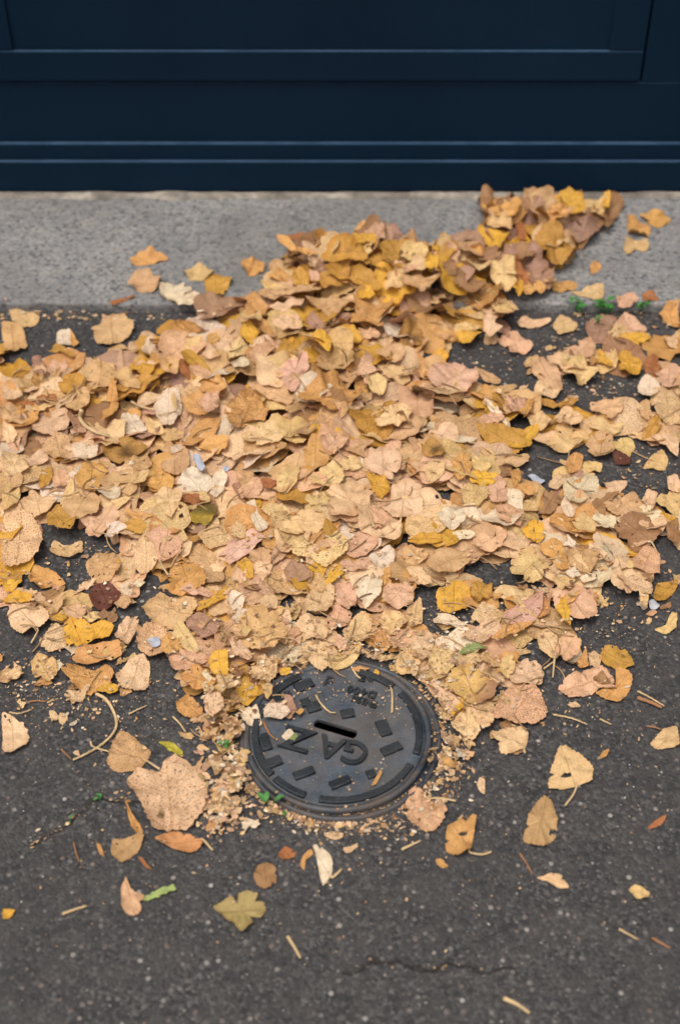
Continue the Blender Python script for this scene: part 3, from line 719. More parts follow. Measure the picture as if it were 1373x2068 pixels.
H k 600,420 660,380 745,420 720,490 610,520
H p 405,500 440,450 530,430 600,440 595,580 470,560
H p 460,380 520,290 570,240 640,290 635,380 590,440 550,425 480,420|pale upright oblong leaf with cracks|pale cracked oblong leaf
H c 1080,380 1160,320 1175,400 1165,480 1080,490
H k 930,320 950,240 1060,240 1120,280 1110,350 1030,390 940,370|smooth peach leaf above a cream leaf with dark holes|smooth peach cluster leaf
H c 915,460 950,400 1080,430 1075,490 970,540 925,500|cream leaf below small dark holes at the pile's edge|cream leaf below holes
H p 180,350 250,295 300,330 300,390 250,390
H w 0,330 30,285 100,310 95,380 40,400
H p 10,580 40,550 120,620 150,680 130,710 50,670 25,620
H t 10,510 100,430 200,375 310,415 345,470 355,540 270,640 130,630 60,570|very large flat tan leaf above the iron cover|very large flat tan leaf
H c 690,520 770,440 820,420 870,470 850,560 790,605 710,570|cream-yellow serrated leaf above the heart-shaped cover leaf|cream-yellow serrated leaf
H c 660,660 740,600 795,590 800,660 740,730 640,765 600,740
H p 425,640 470,590 620,600 660,650 640,700 570,775 490,710 440,660|pale heart-shaped leaf overlapping the top of the iron cover|heart-shaped cover leaf
H k 600,580 660,545 720,580 730,640 680,640 620,600
H p 1090,600 1130,550 1220,540 1240,620 1180,700 1110,690
H o 880,540 960,520 1000,580 960,640 900,610
H k 980,580 1020,520 1100,515 1130,560 1080,620 1000,640
H c 1005,730 1040,660 1100,640 1160,710 1130,790 1040,790|yellowish round leaf on the upper rim of the iron cover|yellowish rim leaf
H c 1205,680 1250,600 1350,640 1365,720 1310,780 1230,750|round speckled cream leaf beside the iron cover's upper rim|round speckled rim leaf
H p 120,760 200,700 300,720 290,790 220,830 140,810
H y 310,740 380,730 370,770 320,780
H t 200,830 270,835 265,895 235,925|narrow pointed tan leaf hanging over the iron cover's upper edge|narrow pointed cover-edge leaf
Z y 478,1385 495,1370 520,1382 520,1400 500,1420 485,1412|yellow-tan oval leaf above the iron cover's side|yellow-tan cover-side leaf
Z y 880,1205 893,1185 915,1174 945,1192 953,1215 940,1236 905,1240 885,1228|round golden leaf beside an ochre yellow one|round golden leaf
G y 18,30 60,0 135,0 100,50 40,80
G y 25,110 100,55 195,85 180,125 30,135|golden leaf at the picture's side above the peach oval leaf|golden side leaf
G p 440,90 500,0 580,0 550,30
G w 720,20 800,0 800,60 780,100 730,60
G w 800,30 850,0 880,30 830,55
G d 535,100 570,20 650,20 730,70 720,130 640,180 570,160|dark reddish-brown curled leaf on bare asphalt|dark reddish-brown curled leaf
G t 230,165 330,130 395,100 385,160 310,230 290,190
G k 385,190 460,155 520,190 500,250 420,240
G y 315,240 380,205 410,245 380,270
G p 50,220 90,175 230,160 290,200 300,250 230,310 150,338 100,315 65,270|large peach oval leaf with its stem on bare asphalt|large peach oval leaf|230,310 190,385
G p 240,350 330,265 390,300 400,400 300,435 250,400
G t 695,150 760,105 800,150 760,185 700,175
G o 440,480 480,410 600,380 720,380 735,460 640,490 500,520
G o 375,560 450,500 560,540 640,520 690,580 660,640 540,685 450,640|large rumpled orange-tan leaf above the long curved twig|large rumpled leaf
G y 585,670 660,625 725,660 690,695 620,690
G y 385,290 440,250 520,260 570,320 560,380 430,420 395,370|bright yellow crumpled leaf on the asphalt at the pile's foot|bright yellow crumpled leaf
G y 545,290 620,265 690,290 660,350 560,400 570,330
G c 500,240 540,205 610,235 570,272|small pale cream scrap above the bright yellow crumpled leaf|small pale cream scrap
G p 690,330 750,240 830,210 835,260 780,400 720,380|slim tan leaf set upright beside the bright yellow crumpled leaf|slim tan leaf
G t 860,160 960,60 1050,110 1170,130 1190,200 1100,270 1000,295 890,240|broad sandy leaf beside the dark reddish-brown curled leaf|broad sandy leaf
G m 1120,270 1200,210 1330,280 1300,340 1200,360
G o 1000,30 1090,0 1200,20 1180,60 1080,100 1020,80
G y 1185,130 1280,100 1370,20 1370,100 1260,160 1190,180|golden curved leaf under a pink pointed strip|golden curved leaf
G k 1085,60 1150,30 1280,80 1285,110 1160,95
G k 825,370 890,270 990,290 1020,360 990,460 910,475 840,430|round peach leaf with a bluish-white scrap on it|round scrap-bearing leaf
G o 975,400 1030,345 1110,430 1040,475 980,455
G c 1045,330 1060,260 1090,240 1130,290 1180,370 1220,455 1170,455 1090,400|yellow narrow leaf curled like a banana|banana-curled yellow leaf
G k 1020,490 1090,440 1240,470 1250,510 1150,560 1050,565
G p 700,560 790,480 870,450 905,510 900,590 880,675 760,665 705,610|pale serrated leaf lying flat on asphalt below the slim tan leaf|pale flat serrated leaf
G t 185,490 240,450 340,490 345,570 300,615 210,590|dusty brown-tan leaf on asphalt beside the large rumpled leaf|dusty brown-tan leaf
G p 30,570 100,530 130,570 100,600 50,600
G o 1095,600 1180,550 1310,640 1300,690 1180,690 1100,650
G y 1255,510 1300,440 1373,440 1373,590 1290,580|deep yellow leaf below the banana-curled one|deep yellow leaf
G p 1230,740 1260,700 1340,700 1350,790 1280,840 1240,810
G o 1060,720 1120,675 1220,760 1215,800 1130,820 1070,780|amber round leaf at the pile's lower edge|amber round edge leaf
G w 1220,600 1240,575 1290,630 1265,650
I k 600,100 640,40 720,15 800,70 870,150 860,240 740,260 640,200|large pale leaf with yellow fragments lying on it|large fragment-strewn leaf
I y 620,200 660,130 700,180 710,300 660,270
I o 670,120 760,105 730,150 690,165
I p 980,10 1090,0 1200,60 1190,120 1110,110 1060,70
I c 1110,130 1170,150 1160,215 1135,225
I Y 1210,90 1240,10 1355,0 1355,40 1280,125 1230,110|dull yellow leaf near the white plastic scrap|dull yellow scrap-side leaf
I k 1165,200 1210,175 1235,195 1190,220
I b 1250,155 1310,130 1320,160 1260,175
I c 1220,290 1280,280 1310,210 1355,190 1350,290 1290,325 1250,310|cream hooked leaf on asphalt below the white plastic scrap|cream hooked leaf
I Y 100,60 150,0 235,20 235,90 160,138 120,110|ochre yellow leaf beside the round golden leaf|ochre yellow leaf
I p 110,230 180,150 260,150 300,200 280,270 200,260
I p 45,355 150,280 240,250 300,300 200,385 140,370
I O 540,80 590,130 585,200 515,215|salmon-orange leaf corner beside the pink pointed leaf|
I q 300,220 340,180 440,120 540,70 540,180 480,260 430,290 330,270|pink pointed leaf at the pile's lower edge|pink pointed leaf
I o 230,370 330,300 480,285 430,330 300,380
I p 510,340 560,300 650,370 680,430 600,480 520,420
I k 620,400 690,350 770,380 760,460 680,520 620,480
I c 285,560 300,480 360,460 380,530 340,600
I p 340,580 410,500 500,500 550,560 530,630 360,632|cream cupped leaf with a straight lower edge near the asphalt|cream cupped leaf
I o 745,500 800,430 825,520 770,530
I p 815,440 860,420 900,470 880,520 830,510
I Y 880,470 920,410 980,400 1050,420 1095,520 1000,540 920,510|crumpled mustard leaf at the outer tip of the pile on asphalt|crumpled mustard leaf
I o 860,680 980,620 980,550 1050,550 1085,600 1060,680 1000,740 900,710|orange-tan leaf with a toothed outer edge under a pale peach one|orange-tan toothed leaf
I k 635,640 690,590 800,540 900,525 970,590 985,660 900,665 830,690 720,710 670,680|large pale peach leaf on asphalt with a brown scrap on it|large pale peach leaf
I b 835,605 900,565 955,630 900,635|small brown scrap lying on the large pale peach leaf|
I p 695,745 740,730 775,755 730,770
U w 235,165 300,85 430,110 580,190 560,230 490,250 430,200 340,175|pale crescent-shaped leaf on the bare strip above the green fragment|pale crescent leaf
U c 470,500 560,440 660,450 690,510 640,570 500,570
U g 500,440 560,385 680,375 765,405 700,430 600,465 500,475|pale green leaf fragment above the golden leaf with purple-brown edge|pale green fragment
U k 850,900 960,760 1200,780 1300,980 1220,1100 1100,1110 960,1110 800,1060|broad decayed leaf full of pinholes beside the iron cover|broad decayed leaf
U p 600,950 800,1040 790,1140 700,1150 620,1050
U p 400,1130 560,970 660,1060 680,1180 620,1260 520,1220
U y 385,890 520,870 540,940 420,1035
U p 210,730 250,730 470,870 520,880 400,1000 330,920
U P 360,720 420,640 520,560 620,570 700,650 830,770 800,880 620,945 540,900 450,860 380,800|golden leaf with a purple-brown edge beside the iron cover|purple-edged golden leaf
Z p 992,1485 1012,1469 1058,1469 1067,1485 1060,1510 1035,1519 1015,1523 1005,1500|heart-shaped peach leaf lowest of the cluster beside the iron cover|heart-shaped peach cluster leaf|1056,1504 1059,1520
R c 630,405 650,300 690,190 750,185 835,240 885,300 875,380 780,410 690,425|pale cream leaf with a black torn hole alone on asphalt|torn-hole cream leaf|790,410 770,460 725,520|h735,345
R n 490,705 515,590 570,490 610,450 650,490 680,600 675,690 600,755 540,740|brownish tapering leaf alone on asphalt below the torn-hole leaf|tapering brownish leaf||h655,665
R o 50,740 65,640 110,600 225,570 210,690 195,780 130,808 70,780|tan leaf with a pinhole and orange side below the cover|pinhole tan leaf|195,785 260,795 310,780|h150,672
R p 570,920 655,895 700,900 745,980 690,975 630,945|small bent pale leaf with a pointed tail on asphalt|
R c 1085,990 1120,960 1200,1000 1190,1035 1120,1035|small cream two-lobed scrap lying far out on the asphalt|
R r 1185,650 1240,590 1295,575 1270,620|thin rust-orange sliver of leaf on the open asphalt|
R o 915,255 940,205 975,200 955,240
R c 1205,165 1280,85 1355,65 1365,180 1250,195|pale yellow-rimmed leaf on asphalt cut by the picture's side|
R p 230,400 245,355 275,365 275,445 255,440
R o 0,815 30,810 70,855 40,865 5,845
Q k 1060,500 1110,400 1160,395 1220,460 1300,500 1320,560 1270,620 1190,660 1130,620 1080,570|heart-shaped tan leaf on asphalt touching the cover's lower rim|heart-shaped rim leaf|1225,455 1290,455 1373,470
Z w 631,1706 645,1704 665,1722 672,1740 668,1765 652,1786 645,1765 640,1735|whitish curled narrow leaf on asphalt below the cover||672,1772 690,1755
Z o 606,1745 612,1725 628,1712 632,1722 618,1735 614,1755
Q r 300,790 345,735 410,770 400,800 330,820|small rusty-orange leaf on asphalt below the cover|
Z b 513,1770 520,1745 540,1738 558,1755 557,1785 538,1793 518,1785|small round brown leaf alone on asphalt|
Q p 580,655 640,645 695,660 690,685 640,695 590,680
Q p 695,755 780,720 785,745 720,780
S p 18,175 100,210 150,235 170,290 150,350 60,400 18,380|peach ragged leaf on asphalt cut by the picture's side|
S t 605,450 625,370 660,300 710,265 780,320 860,390 800,480 740,500 650,490|tan leaf with a pointed tip above the largest leaf||835,440 905,485
S p 720,545 800,480 905,490 940,420 990,405 1100,450 1150,510 1180,640 1120,760 1050,830 930,830 880,835 850,790 780,660|largest leaf, pale and heart-shaped with one dark spot, on asphalt|largest heart-shaped leaf||s920,745
S L 895,330 960,320 1030,370 1030,415 970,380|yellow-green narrow leaf lying above the largest leaf|
S o 710,670 740,720 790,790 810,850 770,850 740,800 725,740|thin curled orange leaf strip below the largest leaf|
S n 640,880 740,870 810,840 815,880 770,960 690,1010 630,965|golden-tan rounded leaf on asphalt with a curled strip above it|
S O 880,895 960,840 1030,835 1110,870 1150,885 1130,930 1060,958 960,920|orange-red folded leaf just below the largest leaf||1150,885 1205,945
S o 545,900 570,905 590,970 565,960
S r 785,985 805,980 860,1050 830,1040
L k 480,495 500,455 520,500 570,520 555,590 520,600 485,575|pinkish ragged scrap of leaf beside the green sprig|
L C 840,570 900,540 980,510 1050,545 1040,600 960,670 900,620|decayed yellowish leaf mat alone on the open asphalt|
L y 12,575 60,580 40,610 12,615
X w 70,380 170,360 205,460 190,480 100,475|pale leaf lying across the side rim of the iron cover|
X m 240,360 310,300 390,320 415,400 370,450
X w 210,400 250,370 340,360 380,420 340,455 230,455|pale two-lobed leaf lying on the iron cover over a brown one|
X o 410,420 440,395 460,410 430,435
X w 325,550 375,500 400,540 350,575
X g 370,570 400,535 425,550 395,590|small green leaf scrap lying on the letter Z of the cover|
X o 745,145 800,125 855,150 800,165|narrow orange leaf at the upper edge of the iron cover|
X o 865,850 915,760 930,770 895,840
X y 870,180 895,145 915,170 900,200"""
TILE = {'A': (0, 590, 2.985), 'B': (460, 590, 2.985), 'C': (913, 590, 2.985), 'D': (0, 880, 2.985), 'E': (460, 880, 2.985), 'F': (913, 880, 2.985),
        'G': (0, 1170, 2.985), 'H': (460, 1100, 2.985), 'I': (913, 1170, 2.985), 'J': (460, 440, 2.985), 'K': (913, 380, 2.985), 'L': (0, 1540, 1.961),
        'M': (673, 1540, 1.961), 'N': (0, 370, 1.961), 'X': (460, 1300, 2.985), 'Q': (460, 1460, 2.985), 'R': (880, 1440, 2.785), 'S': (0, 1380, 2.802), 'U': (820, 1220, 4.577), 'Z': (0, 0, 1.0)}
COLS = {'p': ((226, 188, 146), 'pale peach'), 't': ((208, 167, 120), 'tan'), 'k': ((217, 172, 136), 'pinkish tan'), 'w': ((228, 205, 176), 'whitish'), 'o': ((210, 158, 96), 'orange-tan'),
        'y': ((218, 166, 68), 'yellow'), 'Y': ((196, 147, 70), 'ochre'), 'b': ((162, 122, 86), 'brown'), 'm': ((172, 134, 110), 'mauve-brown'), 'd': ((106, 64, 52), 'dark brown'),
        'r': ((170, 110, 68), 'rusty'), 'c': ((221, 185, 130), 'cream'), 'q': ((219, 174, 152), 'pink'), 's': ((176, 132, 72), 'blotched'), 'v': ((178, 148, 60), 'olive'),
        'G': ((214, 186, 146), 'pale'), 'O': ((200, 144, 94), 'orange-red'), 'g': ((142, 152, 96), 'green'), 'L': ((186, 172, 62), 'yellow-green'), 'P': ((210, 168, 108), 'golden'), 'C': ((162, 140, 90), 'yellowish'), 'n': ((184, 146, 100), 'brownish')}

# height field of what already lies on the ground
HX0, HX1, HY0, HY1, HS = -1.0, 1.0, 0.4, 2.55, 0.005
HNX, HNY = int((HX1 - HX0)/HS), int((HY1 - HY0)/HS)
H = np.zeros((HNX, HNY))
gy = HY0 + (np.arange(HNY) + 0.5)*HS; gx = HX0 + (np.arange(HNX) + 0.5)*HS
H[:, gy > SILL_Y0] = SILL_Z
dd = np.hypot(gx[:, None] - LID_C[0], gy[None, :] - LID_C[1]); H[dd < 0.126] = 0.0075
def hget(x, y):
    i = np.clip(((np.asarray(x) - HX0)/HS).astype(int), 0, HNX - 1); j = np.clip(((np.asarray(y) - HY0)/HS).astype(int), 0, HNY - 1)
    return H[i, j]
def hput(x, y, z):
    i = ((np.asarray(x) - HX0)/HS).astype(int); j = ((np.asarray(y) - HY0)/HS).astype(int)
    ok = (i >= 0) & (i < HNX) & (j >= 0) & (j < HNY)
    np.maximum.at(H, (i[ok], j[ok]), np.asarray(z)[ok])

def spline_closed(P, n, tension=0.5):
    """resample a closed polygon into n points, corners softly rounded"""
    P = np.asarray(P, float); m = len(P); Q = []
    for i in range(m):
        a, b, c, e = P[i - 1], P[i], P[(i + 1) % m], P[(i + 2) % m]
        for t in np.linspace(0, 1, 8, endpoint=False):
            m0 = (c - a)*tension*0.8; m1 = (e - b)*tension*0.8
            Q.append((2*t**3 - 3*t**2 + 1)*b + (t**3 - 2*t**2 + t)*m0 + (-2*t**3 + 3*t**2)*c + (t**3 - t**2)*m1)
    Q = np.array(Q); s = np.r_[0, np.cumsum(np.linalg.norm(np.roll(Q, -1, 0) - Q, axis=1))]
    Qc = np.vstack([Q, Q[:1]]); u = np.linspace(0, s[-1], n, endpoint=False)
    return np.stack([np.interp(u, s, Qc[:, k]) for k in range(2)], -1)

RINGS = (1.0, 0.9, 0.76, 0.6, 0.42, 0.22)
def leaf_faces(n, holes=()):
    F = []; nr = len(RINGS)
    for i in range(nr - 1):
        for j in range(n):
            a = i*n + j; b = i*n + (j + 1) % n
            F.append((a, b, b + n, a + n))
    c = nr*n
    for j in range(n): F.append(((nr - 1)*n + j, (nr - 1)*n + (j + 1) % n, c))
    return F
def relief(xy, r, th, size, curl, axis, rnd):
    """height of the leaf's skin over its own flat plane (m)"""
    d = xy/size; u = d[:, 0]*axis[1] - d[:, 1]*axis[0]; v = d @ axis
    z = curl*rnd.uniform(0.05, 0.55)*np.abs(u)*rnd.choice([1, 1, -0.6])            # fold along the midrib
    z = z + curl*rnd.uniform(-0.4, 0.7)*v*v                                       # bowed along its length
    k1 = rnd.integers(2, 4); k2 = rnd.integers(4, 8)
    z = z + curl*r**2*(rnd.uniform(0.05, 0.22)*np.sin(k1*th + rnd.uniform(0, 6.28)) + rnd.uniform(0.02, 0.10)*np.sin(k2*th + rnd.uniform(0, 6.28)))
    z = z + curl*rnd.uniform(0.0, 0.7)*np.clip(d @ np.array([math.cos(q := rnd.uniform(0, 6.28)), math.sin(q)]) - 0.22, 0, None)  # one curled-up side
    o = rnd.uniform(0, 90); f1 = rnd.uniform(3, 5.5)
    w = np.array([mnoise.noise(Vector((a*4.5 + o, b*4.5, o))) - 1.1*abs(mnoise.noise(Vector((a*f1 + o, b*f1*0.6, o*2)))) + 0.45*abs(mnoise.noise(Vector((a*10 - o, b*10, o*3)))) for a, b in d])
    z = z + (0.022 + 0.075*curl)*w
    return z*size
LEAVES = []           # dicts: V (n,3), F, col (n,4), luv (n,3), meta
def make_leaf(flat, frame, curl, colour, axis, rnd, n=34, serr=0.018, lobe=0.026, vary=(0.80, 1.08), holes=(), spot=None, second=None):
    """flat: outline (k,2) in the plane of frame=(origin, ex, ey, en)"""
    o, ex, ey, en = frame
    L = spline_closed(flat, n, 0.30); c = L.mean(0); D = L - c; rr = np.linalg.norm(D, axis=1); size = 2*rr.mean()
    th = np.arctan2(D[:, 1], D[:, 0])
    jag = 1 + serr*0.7*rnd.uniform(-1, 1, n) + serr*0.55*np.where(np.arange(n) % 2, 1, -1)
    for kk in (3, 5, 8, 11): jag = jag + rnd.uniform(0, lobe)/math.sqrt(kk/3)*np.sin(kk*th + rnd.uniform(0, 6.28))
    for _ in range(rnd.integers(0, 4)):                                             # a bitten or torn spot in the margin
        k = rnd.integers(0, n); dp = 1 - rnd.uniform(2, 12)*lobe; jag[k] *= dp; jag[(k + 1) % n] *= (1 + dp)/2
        if rnd.random() < 0.5: jag[k - 1] *= (1 + dp)/2
    D = D*jag[:, None]
    xy = np.vstack([D*f for f in RINGS] + [np.zeros((1, 2))]); r = np.r_[np.repeat(RINGS, n), 0.0]; tt = np.r_[np.tile(th, len(RINGS)), 0.0]
    z = relief(xy, r, tt, size, curl, axis, rnd)
    q = xy + c
    V = o + q[:, :1]*ex + q[:, 1:]*ey + z[:, None]*en
    d = xy/size; u = d[:, 0]*axis[1] - d[:, 1]*axis[0]; v = d @ axis; seed = rnd.uniform(0, 60)
    luv = np.stack([u*2, v*2, np.full(len(u), seed)], -1)
    colr = np.array(lin(colour)); colr = colr*rnd.uniform(*vary)*np.array([1, rnd.uniform(0.96, 1.03), rnd.uniform(0.90, 1.08)])
    C = np.tile(np.r_[colr, 1.0], (len(u), 1)); C[:, 3] = r
    if second is not None:
        mode, c2 = second; c2 = np.array(lin(c2)); ph = rnd.uniform(0, 6.28)
        if mode == 'blotch': f = np.clip(1.2 - 3.4*np.linalg.norm(d - 0.14*np.array([math.cos(ph), math.sin(ph)]), axis=1) + 0.4*np.array([mnoise.noise(Vector((a*9, b*9, seed))) for a, b in d]), 0, 1)*0.85
        elif mode == 'half': f = np.clip((q[:, 1] - c[1])/size*4 + 0.4, 0, 1)*0.8
        elif mode == 'edge': f = np.clip((d[:, 0]*0.9 - d[:, 1]*0.5)*3.0 - 0.25, 0, 1)*0.75
        else: f = np.clip(0.6 - 3*np.linalg.norm(d - np.array([-0.1, 0.05]), axis=1), 0, 0.55)
        C[:, :3] = C[:, :3]*(1 - f[:, None]) + c2*f[:, None]
    if spot is not None:
        f = np.linalg.norm(q - spot, axis=1); C[np.argsort(f)[:3], :3] = lin((100, 78, 46))
    F = leaf_faces(n)
    if rnd.random() < 0.22:                                                         # insect holes
        gone = set(int(v) for v in rnd.integers(n, n*(len(RINGS) - 2), rnd.integers(1, 4))); F = [f for i, f in enumerate(F) if i not in gone]
    if len(holes):
        cent = np.array([q[list(f)].mean(0) for f in F]); drop = set()
        for hxy in holes: dq = np.linalg.norm((cent - hxy)*[0.8, 1.2], axis=1); drop |= set(np.where(dq < 0.0042)[0].tolist()) | {int(np.argmin(dq))}
        F = [f for i, f in enumerate(F) if i not in drop]
    return dict(V=V, F=F, C=C, U=luv, size=size, n=n)
def stem_mesh_data(pts, r0, r1, n=5):
    pts = np.asarray(pts, float); V = []; F = []
    for i, p in enumerate(pts):
        t = pts[min(i + 1, len(pts) - 1)] - pts[max(i - 1, 0)]; t /= np.linalg.norm(t) + 1e-9
        a = np.cross(t, [0, 0, 1]); a /= np.linalg.norm(a) + 1e-9; b = np.cross(a, t); r = r0 + (r1 - r0)*i/(len(pts) - 1)
        for k in range(n): V.append(p + r*(a*math.cos(2*math.pi*k/n) + b*math.sin(2*math.pi*k/n)))
    for i in range(len(pts) - 1):
        for k in range(n): a = i*n + k; b = i*n + (k + 1) % n; F.append((a, b, b + n, a + n))
    F.append(tuple(range(n))[::-1]); F.append(tuple(range((len(pts) - 1)*n, len(pts)*n)))
    return np.array(V), F
def smooth_line(pts, m=5):
    P = np.asarray(pts, float)
    if len(P) < 3: return np.array([P[0] + (P[-1] - P[0])*t for t in np.linspace(0, 1, m + 1)])
    Q = []; E = np.vstack([2*P[0] - P[1], P, 2*P[-1] - P[-2]])
    for i in range(1, len(E) - 2):
        a, b, c, e = E[i - 1:i + 3]
        for t in np.linspace(0, 1, m, endpoint=False): Q.append(0.5*((2*b) + (c - a)*t + (2*a - 5*b + 4*c - e)*t*t + (3*b - a - 3*c + e)*t**3))
    Q.append(P[-1]); return np.array(Q)
def basis(nrm):
    en = np.asarray(nrm, float); en = en/np.linalg.norm(en)
    ex = np.array([1.0, 0, 0]) - en*en[0]; ex /= np.linalg.norm(ex); return ex, np.cross(en, ex), en
def deposit(lf, q=72, gap=0.0012, pen=0.0):
    """lower the leaf until it rests on what is below, then add it to the height field"""
    V = lf['V']; h = hget(V[:, 0], V[:, 1]); dz = np.percentile(h - V[:, 2], q) + gap
    V[:, 2] += dz
    floor = np.where(V[:, 1] > SILL_Y0, SILL_Z, 0.0) + 0.0012
    cdist = np.hypot(V[:, 0] - LID_C[0], V[:, 1] - LID_C[1]); floor = np.where(cdist < 0.126, 0.0095, floor)
    V[:, 2] = np.maximum(V[:, 2], floor)
    V[:, 1] = np.minimum(V[:, 1], DOOR_Y - 0.002)
    n = lf['n']
    A = [V]; 
    for a in (0.33, 0.66): A.append(V[:-1]*(1 - a) + np.roll(V[:-1], -1, 0)*a)
    for i in range(len(RINGS) - 1): A.append((V[i*n:(i + 1)*n] + V[(i + 1)*n:(i + 2)*n])/2)
    A = np.vstack(A); hput(A[:, 0], A[:, 1], A[:, 2])
    return dz

# ---- where the drift lies thick or thin, in photo pixels
def inpoly(px, py, poly):
    px = np.asarray(px); py = np.asarray(py); r = np.zeros(px.shape, bool); n = len(poly)
    for i in range(n):
        x0, y0 = poly[i]; x1, y1 = poly[(i + 1) % n]
        c = ((y0 > py) != (y1 > py)) & (px < (x1 - x0)*(py - y0)/((y1 - y0) or 1e-9) + x0); r ^= c
    return r
DRIFT = [(-220, 690), (0, 700), (60, 728), (110, 708), (200, 700), (330, 668), (420, 648), (500, 605), (530, 560), (575, 495), (720, 464), (810, 472), (880, 492), (960, 470), (975, 402), (1130, 396), (1240, 412),
         (1228, 460), (1180, 510), (1120, 556), (1060, 600), (1075, 640), (1170, 660), (1373, 640), (1600, 640), (1600, 1190), (1373, 1190), (1290, 1195), (1215, 1225), (1185, 1320), (1085, 1400), (1090, 1465), (1000, 1480),
         (900, 1470), (862, 1400), (800, 1352), (740, 1330), (640, 1335), (585, 1370), (520, 1420), (490, 1480), (440, 1560), (405, 1520), (372, 1450), (352, 1330), (300, 1330), (250, 1385), (150, 1380), (85, 1290), (0, 1240), (-220, 1240)]
BARE = [(1112, 678, 72, 26), (990, 735, 76, 36), (1216, 784, 46, 30), (1150, 800, 30, 14), (1290, 952, 76, 40), (1090, 952, 26, 24), (970, 1150, 22, 18), (1340, 1126, 34, 26), (135, 1125, 60, 60), (858, 1232, 24, 50), (1200, 636, 150, 22), (30, 1040, 16, 14), (165, 1040, 14, 10), (325, 1150, 12, 10), (860, 1000, 14, 22), (290, 1225, 40, 14)]
def in_drift(px, py):
    ok = inpoly(px, py, DRIFT)
    for (a, b, c, e) in BARE: ok &= ((px - a)/c)**2 + ((py - b)/e)**2 > 1
    return ok
def layers(px, py):
    g = lambda x, y, sx, sy: math.exp(-((px - x)/sx)**2 - ((py - y)/sy)**2)
    b = 4.6 if py < 900 else (5.4 if py < 1150 else 3.2)
    if px > 1030 and 620 < py < 960: b = 1.5
    if px < 230 and 640 < py < 760: b = 1.8
    if px < 330 and py > 1150: b = 0.8
    if px > 860 and py > 1230: b = 1.3
    return b + 3.0*g(680, 560, 170, 90) + 2.6*g(1110, 470, 120, 70) + 1.0*g(600, 780, 260, 130)
PAL_LO = ['p']*9 + ['t']*6 + ['k']*6 + ['w']*3 + ['o']*4 + ['c']*4 + ['y', 'Y', 'b', 'm', 't']
PAL_UP = ['t']*5 + ['o']*6 + ['c']*4 + ['Y']*5 + ['y']*4 + ['b']*4 + ['m']*4 + ['k']*3 + ['r'] + ['p']*2
def generic_outline(rnd, L):
    k = rnd.integers(0, 4); t = np.linspace(0, 2*math.pi, 16, endpoint=False)
    asp = rnd.uniform(0.72, 1.02) if k < 3 else rnd.uniform(0.35, 0.6)
    x = np.cos(t); y = np.sin(t)*asp
    x = x + 0.16*(np.abs(np.cos(t))**6)*np.sign(x)*(x > 0)             # drawn-out tip
    y = y*(1 - 0.28*x)                                                # widest near the stalk
    if k == 0: x = x + 0.22*np.exp(-((np.abs(t - math.pi))/0.35)**2)    # heart notch at the stalk
    P = np.stack([x, y], -1)*L/2
    P *= (1 + 0.05*rnd.standard_normal(16))[:, None]
    return P
rnd = np.random.default_rng(21)
fill = []
# sample the ground evenly, thin out by the layer map
SX0, SX1, SY0, SY1 = -0.80, 0.80, 0.95, DOOR_Y
AREA = (SX1 - SX0)*(SY1 - SY0); LEAF_A = 0.0026; NMAX = int(AREA/LEAF_A*8.0)
cand = np.stack([rnd.uniform(SX0, SX1, NMAX), rnd.uniform(SY0, SY1, NMAX), rnd.uniform(0, 8.0, NMAX)], -1)
cand = cand[np.argsort(-cand[:, 2])]                    # the thick heaps get their bottom leaves first
for (x, y, lay) in cand:
    z = float(hget(np.array([x]), np.array([y]))[0]); px, py, _ = to_px((x, y, z))
    px0, py0, _ = to_px((x, y, SILL_Z if y > SILL_Y0 else 0.0))
    if not in_drift(np.array([px0]), np.array([py0]))[0] or lay > layers(px0, py0): continue
    up = np.clip((1000 - py0)/500, 0, 1)
    L = rnd.uniform(0.052, 0.088)*(0.5 if rnd.random() < 0.18 else 1.0)
    P = generic_outline(rnd, L); a = rnd.uniform(0, 2*math.pi); Pr = np.array(rot(P, math.degrees(a)))
    W = Pr + [x, y]; ox, oy, _ = to_px(np.c_[W, np.full(len(W), z)])
    if (~in_drift(ox, oy)).mean() > 0.10 or W[:, 1].max() > DOOR_Y - 0.003: continue
    # lie on the local slope, with a random tilt
    e = 0.03; sxl = (hget(x + e, y) - hget(x - e, y))/(2*e); syl = (hget(x, y + e) - hget(x, y - e))/(2*e)
    tl = (0.09 + 0.27*up)*rnd.standard_normal(2)
    nrm = np.array([-np.clip(sxl, -.5, .5)*0.5 + tl[0], -np.clip(syl, -.5, .5)*0.5 + tl[1], 1.0])
    ex, ey, en = basis(nrm); key = rnd.choice(PAL_UP if rnd.random() < up else PAL_LO)
    lf = make_leaf(Pr, (np.array([x, y, 0.0]), ex, ey, en), 0.22 + 0.6*up*rnd.random() + 0.26*rnd.random(), COLS[key][0], np.array([math.cos(a), math.sin(a)]), rnd, n=32, serr=0.03)
    deposit(lf, q=56 + 10*up); lf['key'] = key; fill.append(lf)

